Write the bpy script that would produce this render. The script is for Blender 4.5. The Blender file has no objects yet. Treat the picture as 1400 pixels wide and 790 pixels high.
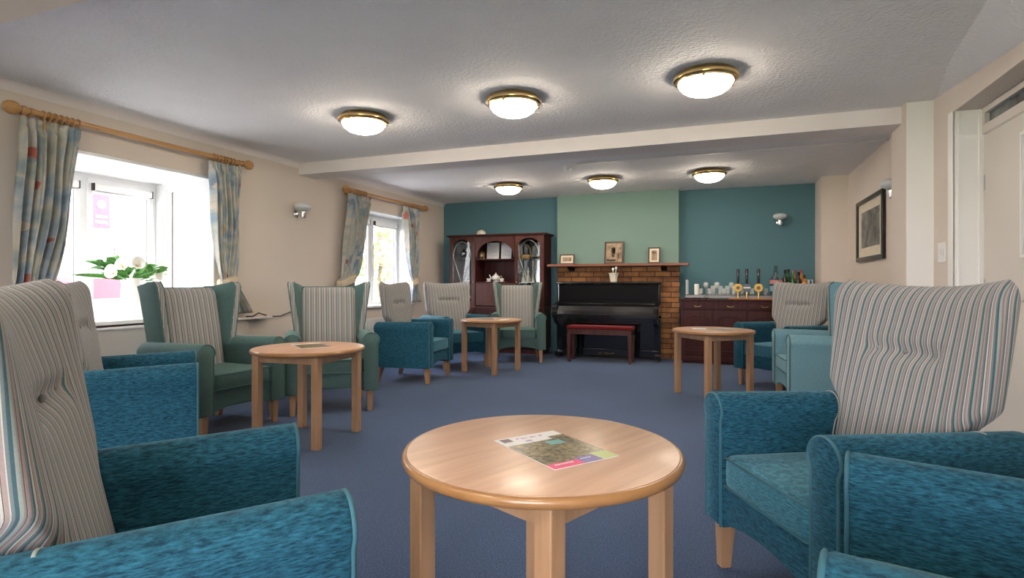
import bpy, bmesh, math, random
from mathutils import Vector, Matrix
random.seed(7)
PI = math.pi
C = bpy.context.scene.collection
SC = bpy.context.scene

# ------------------------------------------------------------------ materials
def new_mat(name):
    m = bpy.data.materials.new(name); m.use_nodes = True
    nt = m.node_tree; b = nt.nodes['Principled BSDF']
    return m, nt, b
def N(nt, kind, **kw):
    n = nt.nodes.new(kind)
    for k, v in kw.items():
        if k in n.inputs: n.inputs[k].default_value = v
        else: setattr(n, k, v)
    return n
def L(nt, a, b): nt.links.new(a, b)
def rgba(c): return (c[0], c[1], c[2], 1.0)
def ramp(nt, stops, interp='LINEAR'):
    r = nt.nodes.new('ShaderNodeValToRGB'); cr = r.color_ramp; cr.interpolation = interp
    while len(cr.elements) < len(stops): cr.elements.new(0.5)
    for e, (p, c) in zip(cr.elements, stops):
        e.position = p; e.color = rgba(c)
    return r
def coords(nt, scale=(1, 1, 1), kind='Object', rot=(0, 0, 0)):
    t = nt.nodes.new('ShaderNodeTexCoord'); m = nt.nodes.new('ShaderNodeMapping')
    m.inputs['Scale'].default_value = scale; m.inputs['Rotation'].default_value = rot
    L(nt, t.outputs[kind], m.inputs['Vector'])
    return m.outputs['Vector']
def bump(nt, b, height, strength=.3, dist=.002):
    n = N(nt, 'ShaderNodeBump', Strength=strength, Distance=dist)
    L(nt, height, n.inputs['Height']); L(nt, n.outputs['Normal'], b.inputs['Normal'])
def plain(name, col, rough=.5, metal=0., spec=.5, coat=0., var=.06, vscale=12., **kw):
    """a colour with a slight procedural variation"""
    m, nt, b = new_mat(name)
    b.inputs['Roughness'].default_value = rough; b.inputs['Metallic'].default_value = metal
    b.inputs['Specular IOR Level'].default_value = spec; b.inputs['Coat Weight'].default_value = coat
    b.inputs['Coat Roughness'].default_value = .05
    for k, v in kw.items(): b.inputs[k].default_value = v
    n = N(nt, 'ShaderNodeTexNoise', Scale=vscale, Detail=3.); L(nt, coords(nt), n.inputs['Vector'])
    r = ramp(nt, [(.3, [c * (1 - var) for c in col]), (.7, [min(1, c * (1 + var)) for c in col])])
    L(nt, n.outputs['Fac'], r.inputs['Fac']); L(nt, r.outputs['Color'], b.inputs['Base Color'])
    return m
def paint(name, col, rough=.75, bs=60., bstr=.08):
    m, nt, b = new_mat(name)
    b.inputs['Roughness'].default_value = rough; b.inputs['Specular IOR Level'].default_value = .3
    v = coords(nt)
    n = N(nt, 'ShaderNodeTexNoise', Scale=1.3, Detail=4.); L(nt, v, n.inputs['Vector'])
    r = ramp(nt, [(.3, [c * .97 for c in col]), (.7, [min(1, c * 1.02) for c in col])])
    L(nt, n.outputs['Fac'], r.inputs['Fac']); L(nt, r.outputs['Color'], b.inputs['Base Color'])
    n2 = N(nt, 'ShaderNodeTexNoise', Scale=bs, Detail=3.); L(nt, v, n2.inputs['Vector'])
    bump(nt, b, n2.outputs['Fac'], bstr, .003)
    return m
def wood(name, c1, c2, rough=.35, scale=(3, 30, 30), coat=.15, spec=.5):
    m, nt, b = new_mat(name)
    b.inputs['Roughness'].default_value = rough; b.inputs['Coat Weight'].default_value = coat
    b.inputs['Coat Roughness'].default_value = .15; b.inputs['Specular IOR Level'].default_value = spec
    v = coords(nt, scale)
    n = N(nt, 'ShaderNodeTexNoise', Scale=1., Detail=6., Distortion=.6); L(nt, v, n.inputs['Vector'])
    r = ramp(nt, [(.3, c1), (.7, c2)]); L(nt, n.outputs['Fac'], r.inputs['Fac'])
    L(nt, r.outputs['Color'], b.inputs['Base Color'])
    return m
def fabric(name, dark, light, streak=(9, 9, 150), sheen=.35, tint=(.5, .8, .9), bstr=.5, lo=.36, hi=.66):
    m, nt, b = new_mat(name)
    b.inputs['Roughness'].default_value = .85; b.inputs['Specular IOR Level'].default_value = .2
    b.inputs['Sheen Weight'].default_value = sheen; b.inputs['Sheen Roughness'].default_value = .4
    b.inputs['Sheen Tint'].default_value = rgba(tint)
    v = coords(nt, streak)
    n = N(nt, 'ShaderNodeTexNoise', Scale=1.6, Detail=4., Roughness=.65); L(nt, v, n.inputs['Vector'])
    r = ramp(nt, [(lo, dark), (hi, light)]); L(nt, n.outputs['Fac'], r.inputs['Fac'])
    L(nt, r.outputs['Color'], b.inputs['Base Color'])
    bump(nt, b, n.outputs['Fac'], bstr, .003)
    return m
def stripes(name, pitch=.045):
    m, nt, b = new_mat(name)
    b.inputs['Roughness'].default_value = .9; b.inputs['Specular IOR Level'].default_value = .15
    b.inputs['Sheen Weight'].default_value = .15
    uv = nt.nodes.new('ShaderNodeUVMap'); uv.uv_map = 'UVMap'
    s = nt.nodes.new('ShaderNodeSeparateXYZ'); L(nt, uv.outputs['UV'], s.inputs['Vector'])
    d = N(nt, 'ShaderNodeMath', operation='DIVIDE'); d.inputs[1].default_value = pitch
    L(nt, s.outputs['X'], d.inputs[0])
    f = N(nt, 'ShaderNodeMath', operation='FRACT'); L(nt, d.outputs[0], f.inputs[0])
    cr = (.64, .65, .60); pk = (.46, .34, .32); br = (.17, .09, .08); tl = (.07, .155, .19)
    gb = (.23, .27, .28); sg = (.40, .44, .40); gy = (.34, .32, .30)
    r = ramp(nt, [(0, cr), (.09, br), (.12, pk), (.26, cr), (.30, gb), (.40, tl), (.52, sg),
                  (.64, gy), (.70, br), (.73, pk), (.84, gb), (.93, tl)], 'CONSTANT')
    L(nt, f.outputs[0], r.inputs['Fac'])
    n = N(nt, 'ShaderNodeTexNoise', Scale=260., Detail=2.); L(nt, coords(nt), n.inputs['Vector'])
    mx = N(nt, 'ShaderNodeMix', data_type='RGBA', blend_type='MULTIPLY'); mx.inputs[0].default_value = .35
    L(nt, r.outputs['Color'], mx.inputs[6]); L(nt, n.outputs['Color'], mx.inputs[7])
    hs = N(nt, 'ShaderNodeHueSaturation', Value=.98, Saturation=.9); L(nt, mx.outputs[2], hs.inputs['Color'])
    L(nt, hs.outputs['Color'], b.inputs['Base Color'])
    bump(nt, b, n.outputs['Fac'], .25, .001)
    return m

M = {}
M['cream'] = paint('cream wall paint', (.70, .615, .545))
M['white_paint'] = paint('white gloss paint', (.82, .81, .78), .35, 30, .03)
M['beam'] = paint('white beam paint', (.83, .77, .76), .6)
M['peach'] = paint('peach cream beam paint', (.84, .70, .58), .6)
M['teal_wall'] = paint('teal wall paint', (.090, .192, .228))
M['sage_wall'] = paint('sage green wall paint', (.20, .305, .27))
M['upvc'] = plain('white window plastic', (.74, .75, .75), .3, var=.02)
M['door'] = paint('cream door paint', (.66, .615, .56), .45, 20, .03)

def artex():
    m, nt, b = new_mat('textured ceiling'); b.inputs['Roughness'].default_value = .8
    b.inputs['Specular IOR Level'].default_value = .3
    v = coords(nt)
    n = N(nt, 'ShaderNodeTexNoise', Scale=2., Detail=3.); L(nt, v, n.inputs['Vector'])
    r = ramp(nt, [(.3, (.83, .815, .83)), (.7, (.88, .865, .88))]); L(nt, n.outputs['Fac'], r.inputs['Fac'])
    L(nt, r.outputs['Color'], b.inputs['Base Color'])
    vo = N(nt, 'ShaderNodeTexVoronoi', Scale=40., feature='SMOOTH_F1'); L(nt, v, vo.inputs['Vector'])
    n2 = N(nt, 'ShaderNodeTexNoise', Scale=70., Detail=2.); L(nt, v, n2.inputs['Vector'])
    ad = N(nt, 'ShaderNodeMath', operation='ADD'); L(nt, vo.outputs['Distance'], ad.inputs[0]); L(nt, n2.outputs['Fac'], ad.inputs[1])
    bump(nt, b, ad.outputs[0], .75, .008)
    return m
M['ceiling'] = artex()

def carpet():
    m, nt, b = new_mat('blue carpet'); b.inputs['Roughness'].default_value = .95
    b.inputs['Specular IOR Level'].default_value = .1; b.inputs['Sheen Weight'].default_value = .15
    v = coords(nt)
    n = N(nt, 'ShaderNodeTexNoise', Scale=150., Detail=4., Roughness=.75); L(nt, v, n.inputs['Vector'])
    r = ramp(nt, [(.34, (.020, .046, .112)), (.52, (.050, .092, .195)), (.68, (.15, .215, .37))])
    L(nt, n.outputs['Fac'], r.inputs['Fac'])
    n3 = N(nt, 'ShaderNodeTexNoise', Scale=1.1, Detail=3.); L(nt, v, n3.inputs['Vector'])
    r3 = ramp(nt, [(.3, (.85, .85, .85)), (.7, (1, 1, 1))]); L(nt, n3.outputs['Fac'], r3.inputs['Fac'])
    mx = N(nt, 'ShaderNodeMix', data_type='RGBA', blend_type='MULTIPLY'); mx.inputs[0].default_value = 1
    L(nt, r.outputs['Color'], mx.inputs[6]); L(nt, r3.outputs['Color'], mx.inputs[7])
    L(nt, mx.outputs[2], b.inputs['Base Color'])
    bump(nt, b, n.outputs['Fac'], .6, .004)
    return m
M['carpet'] = carpet()
M['beech_top'] = wood('beech table top', (.52, .30, .195), (.65, .405, .27), .36, (2.2, 26, 26), .12)
M['beech_edge'] = wood('beech table edging', (.32, .15, .055), (.38, .195, .075), .3, (8, 8, 8), .3)
M['beech'] = wood('beech legs', (.36, .20, .105), (.46, .275, .155), .35, (30, 30, 2.5), .15)
M['mahogany'] = wood('dark mahogany', (.034, .009, .009), (.070, .018, .016), .45, (22, 22, 3), .0, .18)
M['mahogany_mid'] = wood('cabinet mahogany', (.052, .016, .012), (.095, .032, .024), .4, (22, 22, 3), .05, .3)
M['mantel'] = wood('red brown mantel', (.17, .055, .028), (.26, .09, .05), .4, (2, 30, 30))
M['pine'] = wood('varnished pine', (.42, .21, .07), (.58, .32, .12), .35, (20, 3, 20), .3)
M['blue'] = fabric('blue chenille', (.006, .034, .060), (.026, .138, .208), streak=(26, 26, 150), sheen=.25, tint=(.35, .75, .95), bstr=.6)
M['blue_seat_lit'] = fabric('blue chenille, nap catching the light', (.018, .085, .125), (.065, .24, .32), streak=(26, 26, 150), sheen=.4, tint=(.5, .85, 1), bstr=.5)  # paler copy of the blue cloth; lamplight on the seats put into colour
M['green'] = fabric('sea green weave', (.060, .112, .105), (.098, .17, .16), streak=(60, 60, 140), sheen=.2, tint=(.6, .9, .85), bstr=.3)
M['aqua'] = fabric('aqua weave', (.135, .285, .35), (.20, .375, .45), streak=(60, 60, 110), sheen=.2, tint=(.6, .9, .95), bstr=.3)
M['piping_blue'] = plain('pale blue piping', (.035, .13, .175), .7)
M['piping_green'] = plain('grey green piping', (.07, .14, .13), .7)
M['piping_pale'] = plain('pale piping', (.38, .42, .38), .7)
M['stripe'] = stripes('striped upholstery')
M['brass'] = plain('polished brass', (.66, .46, .20), .2, 1.)
M['chrome'] = plain('chrome', (.75, .75, .76), .18, 1.)
M['steel'] = plain('brushed steel', (.55, .55, .56), .35, 1.)
M['black'] = plain('piano black lacquer', (.006, .006, .008), .10, coat=.8)
M['black_matt'] = plain('matt black', (.008, .008, .009), .5, spec=.2)
M['black_satin'] = plain('black satin lacquer', (.002, .002, .0025), .45, spec=.12)
M['dull_steel'] = plain('dull steel edging', (.30, .30, .31), .55, 1.)
M['gasket'] = plain('grey window gasket', (.10, .09, .10), .7)
M['button'] = plain('covered button', (.22, .24, .23), .9)
M['ivory'] = plain('ivory keys', (.7, .68, .6), .3)
M['red_velvet'] = fabric('dark red velvet', (.08, .004, .005), (.15, .008, .010), sheen=.3, tint=(1, .3, .3))
M['white_china'] = plain('white china', (.80, .79, .76), .15, var=.02)
M['cream_china'] = plain('cream china', (.70, .66, .54), .25, var=.03)
M['gold'] = plain('gilt', (.62, .42, .16), .3, .8)
M['paper'] = plain('white paper', (.78, .78, .78), .6, var=.02)
M['grey_print'] = plain('grey print', (.42, .42, .50), .6)
M['white_plastic'] = plain('white plastic', (.78, .78, .76), .35, var=.02)
M['cable'] = plain('black cable', (.02, .02, .02), .5)
M['frame_black'] = plain('black picture frame', (.012, .010, .010), .25)
M['frame_brown'] = plain('dark brown frame', (.06, .035, .018), .35)
M['mount'] = plain('cream picture mount', (.72, .64, .52), .8)
M['leaf'] = plain('leaf green', (.09, .27, .05), .5, var=.35, vscale=40)
M['lily'] = plain('white petal', (.85, .84, .76), .5, var=.04)
M['yellow'] = plain('yellow spadix', (.75, .52, .10), .6)
M['frosted'] = plain('frosted lamp glass', (.62, .66, .68), .35, var=.03)
M['rubber'] = plain('black rubber', (.02, .02, .02), .6)
M['tie'] = plain('cream tieback cloth', (.60, .50, .36), .9)

def glass_mat(name, col=(1, 1, 1), rough=.0, alpha_mix=.0):
    m, nt, b = new_mat(name)
    b.inputs['Base Color'].default_value = rgba(col); b.inputs['Roughness'].default_value = rough
    b.inputs['Transmission Weight'].default_value = 1.; b.inputs['IOR'].default_value = 1.45
    return m
def thin_glass(name, tint=(1, 1, 1), refl=.08):
    m = bpy.data.materials.new(name); m.use_nodes = True; nt = m.node_tree; nt.nodes.clear()
    o = nt.nodes.new('ShaderNodeOutputMaterial'); t = N(nt, 'ShaderNodeBsdfTransparent', Color=rgba(tint))
    g = N(nt, 'ShaderNodeBsdfGlossy', Roughness=.02 if refl < .3 else .12); mx = nt.nodes.new('ShaderNodeMixShader')
    fr = N(nt, 'ShaderNodeLayerWeight', Blend=.12)
    mm = N(nt, 'ShaderNodeMath', operation='MULTIPLY'); mm.inputs[1].default_value = refl * 6
    L(nt, fr.outputs['Facing'], mm.inputs[0]); L(nt, mm.outputs[0], mx.inputs[0])
    L(nt, t.outputs[0], mx.inputs[1]); L(nt, g.outputs[0], mx.inputs[2]); L(nt, mx.outputs[0], o.inputs[0])
    return m
M['pane'] = thin_glass('window glass')
M['cabinet_glass'] = thin_glass('cabinet glass', (.9, .92, .92), .14)
M['tumbler'] = plain('drinking glass', (.80, .84, .84), .08, coat=.5, Alpha=.30)  # whitish see-through colour stands in for highlights on the glass
M['bottle_clear'] = thin_glass('clear bottle glass', (.75, .82, .84), .4)
M['mirror'] = plain('cabinet mirror', (.85, .86, .86), .03, 1., var=0)
M['green_glass'] = plain('green bottle glass', (.01, .10, .02), .08, coat=.6)
M['dark_glass'] = plain('dark bottle glass', (.010, .012, .010), .08, coat=.6)
M['amber'] = plain('amber drink', (.50, .20, .03), .1, coat=.6)
M['red_label'] = plain('red label', (.42, .02, .02), .4)
M['blue_label'] = plain('pale blue label', (.25, .45, .58), .5)
M['badge_gold'] = plain('yellow badge', (.75, .45, .07), .4)
M['badge_black'] = plain('black badge', (.015, .015, .018), .3)
M['orange_mat'] = plain('orange wood strip', (.42, .20, .05), .5)
M['green_mat'] = plain('green bar towel', (.03, .09, .05), .9)
M['fanlight'] = plain('grey wired fanlight glass', (.10, .11, .12), .12, coat=.5, var=.5, vscale=9)

def emis(name, col, s):
    m, nt, b = new_mat(name)
    b.inputs['Base Color'].default_value = rgba((.9, .88, .8)); b.inputs['Emission Color'].default_value = rgba(col)
    b.inputs['Emission Strength'].default_value = s
    return m
LAMP = 15.5
M['lamp'] = emis('lit lamp glass', (1, .86, .68), LAMP)

def brick():
    m, nt, b = new_mat('orange brown brick'); b.inputs['Roughness'].default_value = .85
    t = nt.nodes.new('ShaderNodeTexCoord'); s = nt.nodes.new('ShaderNodeSeparateXYZ'); L(nt, t.outputs['Object'], s.inputs[0])
    ad = N(nt, 'ShaderNodeMath', operation='ADD'); L(nt, s.outputs['X'], ad.inputs[0]); L(nt, s.outputs['Y'], ad.inputs[1])
    c = nt.nodes.new('ShaderNodeCombineXYZ'); L(nt, ad.outputs[0], c.inputs['X']); L(nt, s.outputs['Z'], c.inputs['Y'])
    bt = nt.nodes.new('ShaderNodeTexBrick'); L(nt, c.outputs[0], bt.inputs['Vector'])
    for k, v in {'Color1': rgba((.27, .115, .045)), 'Color2': rgba((.55, .26, .09)), 'Mortar': rgba((.055, .045, .035)), 'Scale': 1.,
                 'Mortar Size': .006, 'Brick Width': .225, 'Row Height': .074, 'Bias': -.1, 'Mortar Smooth': .1}.items():
        bt.inputs[k].default_value = v
    n = N(nt, 'ShaderNodeTexNoise', Scale=9., Detail=5.); L(nt, t.outputs['Object'], n.inputs['Vector'])
    r = ramp(nt, [(.3, (.5, .5, .55)), (.7, (1.15, 1.05, 1.))]); L(nt, n.outputs['Fac'], r.inputs['Fac'])
    mx = N(nt, 'ShaderNodeMix', data_type='RGBA', blend_type='MULTIPLY'); mx.inputs[0].default_value = .9
    L(nt, bt.outputs['Color'], mx.inputs[6]); L(nt, r.outputs['Color'], mx.inputs[7]); L(nt, mx.outputs[2], b.inputs['Base Color'])
    inv = N(nt, 'ShaderNodeMath', operation='SUBTRACT'); inv.inputs[0].default_value = 1; L(nt, bt.outputs['Fac'], inv.inputs[1])
    bump(nt, b, inv.outputs[0], .8, .006)
    return m
M['brick'] = brick()

def curtain_mat():
    m, nt, b = new_mat('floral curtain cloth'); b.inputs['Roughness'].default_value = .9
    b.inputs['Specular IOR Level'].default_value = .15
    uv = nt.nodes.new('ShaderNodeUVMap'); uv.uv_map = 'UVMap'
    n = N(nt, 'ShaderNodeTexNoise', Scale=3.4, Detail=3., Distortion=.4); L(nt, uv.outputs['UV'], n.inputs['Vector'])
    r = ramp(nt, [(.36, (.24, .30, .36)), (.44, (.40, .46, .50)), (.50, (.56, .53, .46)), (.58, (.38, .41, .37)), (.66, (.26, .33, .39))])
    L(nt, n.outputs['Fac'], r.inputs['Fac'])
    cur = r.outputs['Color']
    for sc, off, lo, colr in ((3.6, 0., .16, (.46, .14, .10)), (3.4, 5.3, .14, (.55, .36, .14)), (5.2, 9.1, .13, (.60, .52, .42))):
        mp = nt.nodes.new('ShaderNodeMapping'); mp.inputs['Location'].default_value = (off, off * .7, 0)
        L(nt, uv.outputs['UV'], mp.inputs['Vector'])
        nn = N(nt, 'ShaderNodeTexNoise', Scale=14., Detail=2.); L(nt, uv.outputs['UV'], nn.inputs['Vector'])
        va = N(nt, 'ShaderNodeVectorMath', operation='SCALE'); va.inputs['Scale'].default_value = .12
        L(nt, nn.outputs['Color'], va.inputs[0])
        vb = N(nt, 'ShaderNodeVectorMath', operation='ADD'); L(nt, mp.outputs[0], vb.inputs[0]); L(nt, va.outputs[0], vb.inputs[1])
        vo = N(nt, 'ShaderNodeTexVoronoi', Scale=sc); L(nt, vb.outputs[0], vo.inputs['Vector'])
        rr = ramp(nt, [(lo, (1, 1, 1)), (lo + .05, (0, 0, 0))]); L(nt, vo.outputs['Distance'], rr.inputs['Fac'])
        mx = N(nt, 'ShaderNodeMix', data_type='RGBA'); L(nt, rr.outputs['Color'], mx.inputs[0]); L(nt, cur, mx.inputs[6])
        mx.inputs[7].default_value = rgba(colr); cur = mx.outputs[2]
    L(nt, cur, b.inputs['Base Color'])
    return m
M['curtain'] = curtain_mat()

def photo_mat(name, dark, light, sc=14.):
    m, nt, b = new_mat(name); b.inputs['Roughness'].default_value = .3
    n = N(nt, 'ShaderNodeTexNoise', Scale=sc, Detail=6., Distortion=.5); L(nt, coords(nt), n.inputs['Vector'])
    r = ramp(nt, [(.36, dark), (.50, [(a + c) / 2 for a, c in zip(dark, light)]), (.62, light)])
    L(nt, n.outputs['Fac'], r.inputs['Fac']); L(nt, r.outputs['Color'], b.inputs['Base Color'])
    return m
M['photo_sepia'] = photo_mat('sepia photograph', (.16, .10, .06), (.46, .34, .22), 11)
M['sepia_dark'] = plain('dark sepia print', (.035, .024, .015), .5)
M['photo_harbour'] = photo_mat('grey harbour print', (.015, .02, .02), (.26, .25, .23), 9)
M['photo_garden'] = photo_mat('garden photograph', (.018, .022, .008), (.30, .22, .09), 60)

# ------------------------------------------------------------------ mesh tools
class MB:
    """collects shapes for ONE mesh object"""
    def __init__(s): s.bm = bmesh.new(); s.uv = None
    def box(s, x0, x1, y0, y1, z0, z1, bev=0., seg=2, mtx=None):
        r = bmesh.ops.create_cube(s.bm, size=1.)
        m = Matrix.Translation(((x0+x1)/2, (y0+y1)/2, (z0+z1)/2)) @ Matrix.Diagonal((abs(x1-x0), abs(y1-y0), abs(z1-z0), 1))
        bmesh.ops.transform(s.bm, matrix=m, verts=r['verts'])
        vs = r['verts']
        if bev > 0:
            es = list({e for v in vs for e in v.link_edges})
            q = bmesh.ops.bevel(s.bm, geom=es, offset=bev, segments=seg, profile=.6, affect='EDGES')
            vs = list({v for f in q['faces'] for v in f.verts} | {v for v in vs if v.is_valid})
        if mtx: bmesh.ops.transform(s.bm, matrix=mtx, verts=vs)
        return s
    def loft(s, rings, cap=True, closed=False):
        """rings: list of equal-length point loops"""
        vr = [[s.bm.verts.new(p) for p in r] for r in rings]
        n = len(rings[0])
        pairs = list(zip(vr[:-1], vr[1:])) + ([(vr[-1], vr[0])] if closed else [])
        for a, b in pairs:
            for i in range(n):
                j = (i+1) % n
                try: s.bm.faces.new((a[i], a[j], b[j], b[i]))
                except ValueError: pass
        if cap and not closed:
            for r, rev in ((vr[0], True), (vr[-1], False)):
                try: s.bm.faces.new(list(reversed(r)) if rev else r)
                except ValueError: pass
        return s
    def lathe(s, prof, seg=24, cx=0, cy=0, z0=0, axis='Z', wob=None):
        rings = []
        for r, z in prof:
            r = max(r, 1e-4)
            ring = []
            for k in range(seg):
                t = 2*PI*k/seg; rr = r*(wob(t, z) if wob else 1)
                if axis == 'Z': ring.append((cx+rr*math.cos(t), cy+rr*math.sin(t), z0+z))
                elif axis == 'Y': ring.append((cx+rr*math.sin(t), cy+z, z0+rr*math.cos(t)))
                else: ring.append((cx+z, cy+rr*math.cos(t), z0+rr*math.sin(t)))
            rings.append(ring)
        return s.loft(rings)
    def tube(s, pts, r=.005, seg=8, closed=False):
        pts = [Vector(p) for p in pts]; n = len(pts); rings = []
        up = Vector((0, 0, 1)); prev = None
        for i, p in enumerate(pts):
            if closed: d = pts[(i+1) % n]-pts[i-1]
            else: d = pts[min(i+1, n-1)]-pts[max(i-1, 0)]
            d.normalize()
            if prev is None:
                a = d.cross(up) if abs(d.dot(up)) < .95 else d.cross(Vector((1, 0, 0)))
            else: a = prev-d*prev.dot(d)
            a.normalize(); prev = a; b = d.cross(a)
            rr = r[i] if isinstance(r, (list, tuple)) else r
            rings.append([p+a*rr*math.cos(2*PI*k/seg)+b*rr*math.sin(2*PI*k/seg) for k in range(seg)])
        return s.loft(rings, closed=closed)
    def prism(s, poly, a0, a1, axis='Y'):
        """poly: 2-D points; extruded along the axis"""
        def P(p, a):
            if axis == 'Y': return (p[0], a, p[1])
            if axis == 'X': return (a, p[0], p[1])
            return (p[0], p[1], a)
        return s.loft([[P(p, a0) for p in poly], [P(p, a1) for p in poly]])
    def ball(s, x, y, z, rx, ry=None, rz=None, seg=16, rings=10):
        ry = ry or rx; rz = rz or rx
        r = bmesh.ops.create_uvsphere(s.bm, u_segments=seg, v_segments=rings, radius=1.)
        bmesh.ops.transform(s.bm, matrix=Matrix.Translation((x, y, z)) @ Matrix.Diagonal((rx, ry, rz, 1)), verts=r['verts'])
        return s
    def quad(s, pts):
        s.bm.faces.new([s.bm.verts.new(p) for p in pts]); return s
    def build(s, name, mat, parent=None, smooth=None, loc=None, rotz=0.):
        bmesh.ops.remove_doubles(s.bm, verts=s.bm.verts, dist=1e-5)
        bmesh.ops.recalc_face_normals(s.bm, faces=s.bm.faces)
        me = bpy.data.meshes.new(name); s.bm.to_mesh(me); s.bm.free()
        if smooth is not None:
            for p in me.polygons: p.use_smooth = True
            me.set_sharp_from_angle(angle=math.radians(smooth))
        me.materials.append(mat if not isinstance(mat, str) else M[mat])
        o = bpy.data.objects.new(name, me); C.objects.link(o)
        if parent: o.parent = parent
        if loc: o.location = loc
        o.rotation_euler.z = rotz
        return o
def thing(name, label, cat, loc=(0, 0, 0), rotz=0., group=None):
    o = bpy.data.objects.new(name, None); C.objects.link(o); o.empty_display_size = .1
    o.location = loc; o.rotation_euler = (0, 0, rotz); o['label'] = label; o['category'] = cat
    if group: o['group'] = group
    return o
def tag(o, label, cat, group=None):
    o['label'] = label; o['category'] = cat
    if group: o['group'] = group
    return o
def struct(o): o['kind'] = 'structure'; return o
def dup(root, loc=None, rotz=None, label=None, group=None):
    r = root.copy(); C.objects.link(r)
    if loc is not None: r.location = loc
    if rotz is not None: r.rotation_euler = (0, 0, rotz)
    if label: r['label'] = label
    if group: r['group'] = group
    def rec(src, dst):
        for ch in list(src.children):
            c = ch.copy(); C.objects.link(c); c.parent = dst; rec(ch, c)
    rec(root, r)
    return r
def uv_from(o, fn):
    me = o.data; uv = me.uv_layers.new(name='UVMap')
    for p in me.polygons:
        for li in p.loop_indices:
            uv.data[li].uv = fn(me.vertices[me.loops[li].vertex_index].co, p)
SKY = 5.6; EXPO = 1.85
# ------------------------------------------------------------------ the room
HC = 2.44; XL = -4.5; XR = 1.42; YB = 8.56; YF = -2.6
def wall_with_holes(mb, fixed0, fixed1, a0, a1, z0, z1, holes, axis='X'):
    """a wall slab between fixed0 and fixed1, spanning a0..a1, with rectangular holes (b0, b1, h0, h1)"""
    def bx(p0, p1, q0, q1):
        if p1-p0 < 1e-4 or q1-q0 < 1e-4: return
        if axis == 'X': mb.box(fixed0, fixed1, p0, p1, q0, q1)
        else: mb.box(p0, p1, fixed0, fixed1, q0, q1)
    cur = a0
    for b0, b1, h0, h1 in sorted(holes):
        bx(cur, b0, z0, z1); bx(b0, b1, z0, h0); bx(b0, b1, h1, z1); cur = b1
    bx(cur, a1, z0, z1)

mb = MB(); mb.box(XL-.3, 2.1, YF-.3, YB+.3, -.12, 0); struct(mb.build('floor', 'carpet'))
mb = MB(); mb.box(XL-.3, 2.1, YF-.3, YB+.3, HC, HC+.12); struct(mb.build('ceiling', 'ceiling'))
mb = MB(); wall_with_holes(mb, XL-.22, XL, YF, YB, 0, HC,
    [(2.60, 3.96, .74, 2.087), (6.05, 7.50, .74, 2.087), (-1.0, .46, .74, 2.087)])
struct(mb.build('wall_left', 'cream'))
mb = MB(); mb.box(XL-.22, XR+.2, YB, YB+.2, 0, HC); struct(mb.build('wall_back', 'teal_wall'))
mb = MB(); wall_with_holes(mb, YF-.2, YF, XL-.22, XR+.7, 0, HC, [(-.9, 1.2, .3, 2.2)], 'Y')
struct(mb.build('wall_front', 'cream'))
# right wall: a recess holds the door
DX = 1.575
mb = MB(); mb.box(XR, XR+.2, 4.56, YB, 0, HC); mb.box(XR, DX+.25, YF, 3.30, 0, HC); mb.box(XR, DX+.25, 3.30, 4.56, 2.24, HC)
mb.box(DX+.05, DX+.25, 4.56, 4.8, 0, HC)
struct(mb.build('wall_right', 'cream'))
# boxed corner pier at the far right, the chimney breast and the pier under the beam
mb = MB(); mb.box(1.12, XR, 8.04, YB, 0, HC); struct(mb.build('wall_corner_pier', 'cream'))
mb = MB(); mb.box(-2.445, -.637, 8.40, YB, 0, HC); struct(mb.build('wall_chimney_breast', 'sage_wall'))
mb = MB(); mb.box(1.25, XR, 4.97, 5.36, 0, HC); struct(mb.build('wall_pier', 'cream'))
mb = MB(); mb.box(1.256, XR, 4.955, 4.97, 0, HC-.005); struct(mb.build('trim_1', 'white_paint'))
mb = MB(); mb.box(XL, 1.25, 5.07, 5.36, 2.31, HC); struct(mb.build('ceiling_beam', 'beam'))
mb = MB(); mb.box(XL, XR, 1.25, 1.61, 2.31, HC); struct(mb.build('ceiling_beam', 'peach'))
# sloping textured plaster between ceiling and wall over the door
mb = MB()
mb.loft([[(XR-.10, 4.9, HC), (XR, 4.9, HC), (XR, 4.9, HC-.005)], [(XR-.16, 4.1, HC), (XR, 4.1, HC), (XR, 4.1, 2.37)],
         [(XR-.30, 3.0, HC), (XR, 3.0, HC), (XR, 3.0, 2.28)], [(XR-.30, 1.61, HC), (XR, 1.61, HC), (XR, 1.61, 2.28)]])
struct(mb.build('ceiling_slope', 'ceiling'))
# coving on the left wall
def coving(y0, y1):
    mb = MB(); poly = [(XL, HC), (XL+.05, HC)]+[(XL+.05-.045*math.sin(t), HC-.045+.045*math.cos(t)-.003) for t in (0.3, .6, .9, 1.2)]+[(XL, HC-.055)]
    mb.prism(poly, y0, y1, 'Y'); struct(mb.build('trim_coving', 'beam', smooth=40))
coving(1.61, 5.07); coving(5.36, YB)
# ceiling conduit
mb = MB(); mb.box(-1.58, XR, 6.19, 6.205, HC-.012, HC); struct(mb.build('trim_conduit', 'white_plastic'))
# boxing under the near window, ledge beyond it
mb = MB(); mb.box(XL, XL+.07, 2.3, 4.29, 0, .735, .004); struct(mb.build('trim_boxing', 'cream'))
mb = MB(); mb.box(XL, XL+.10, 2.25, 4.58, .735, .752, .004); struct(mb.build('trim_ledge', 'beam'))
for y0, y1 in ((4.29, YB), (YF, 2.3)):
    mb = MB(); mb.box(XL, XL+.018, y0, y1, 0, .10, .004); struct(mb.build('baseboard_left', 'beam'))
mb = MB(); mb.box(XR-.016, XR, 5.36, 8.04, 0, .10, .004); struct(mb.build('baseboard_right', 'beam'))

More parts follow.
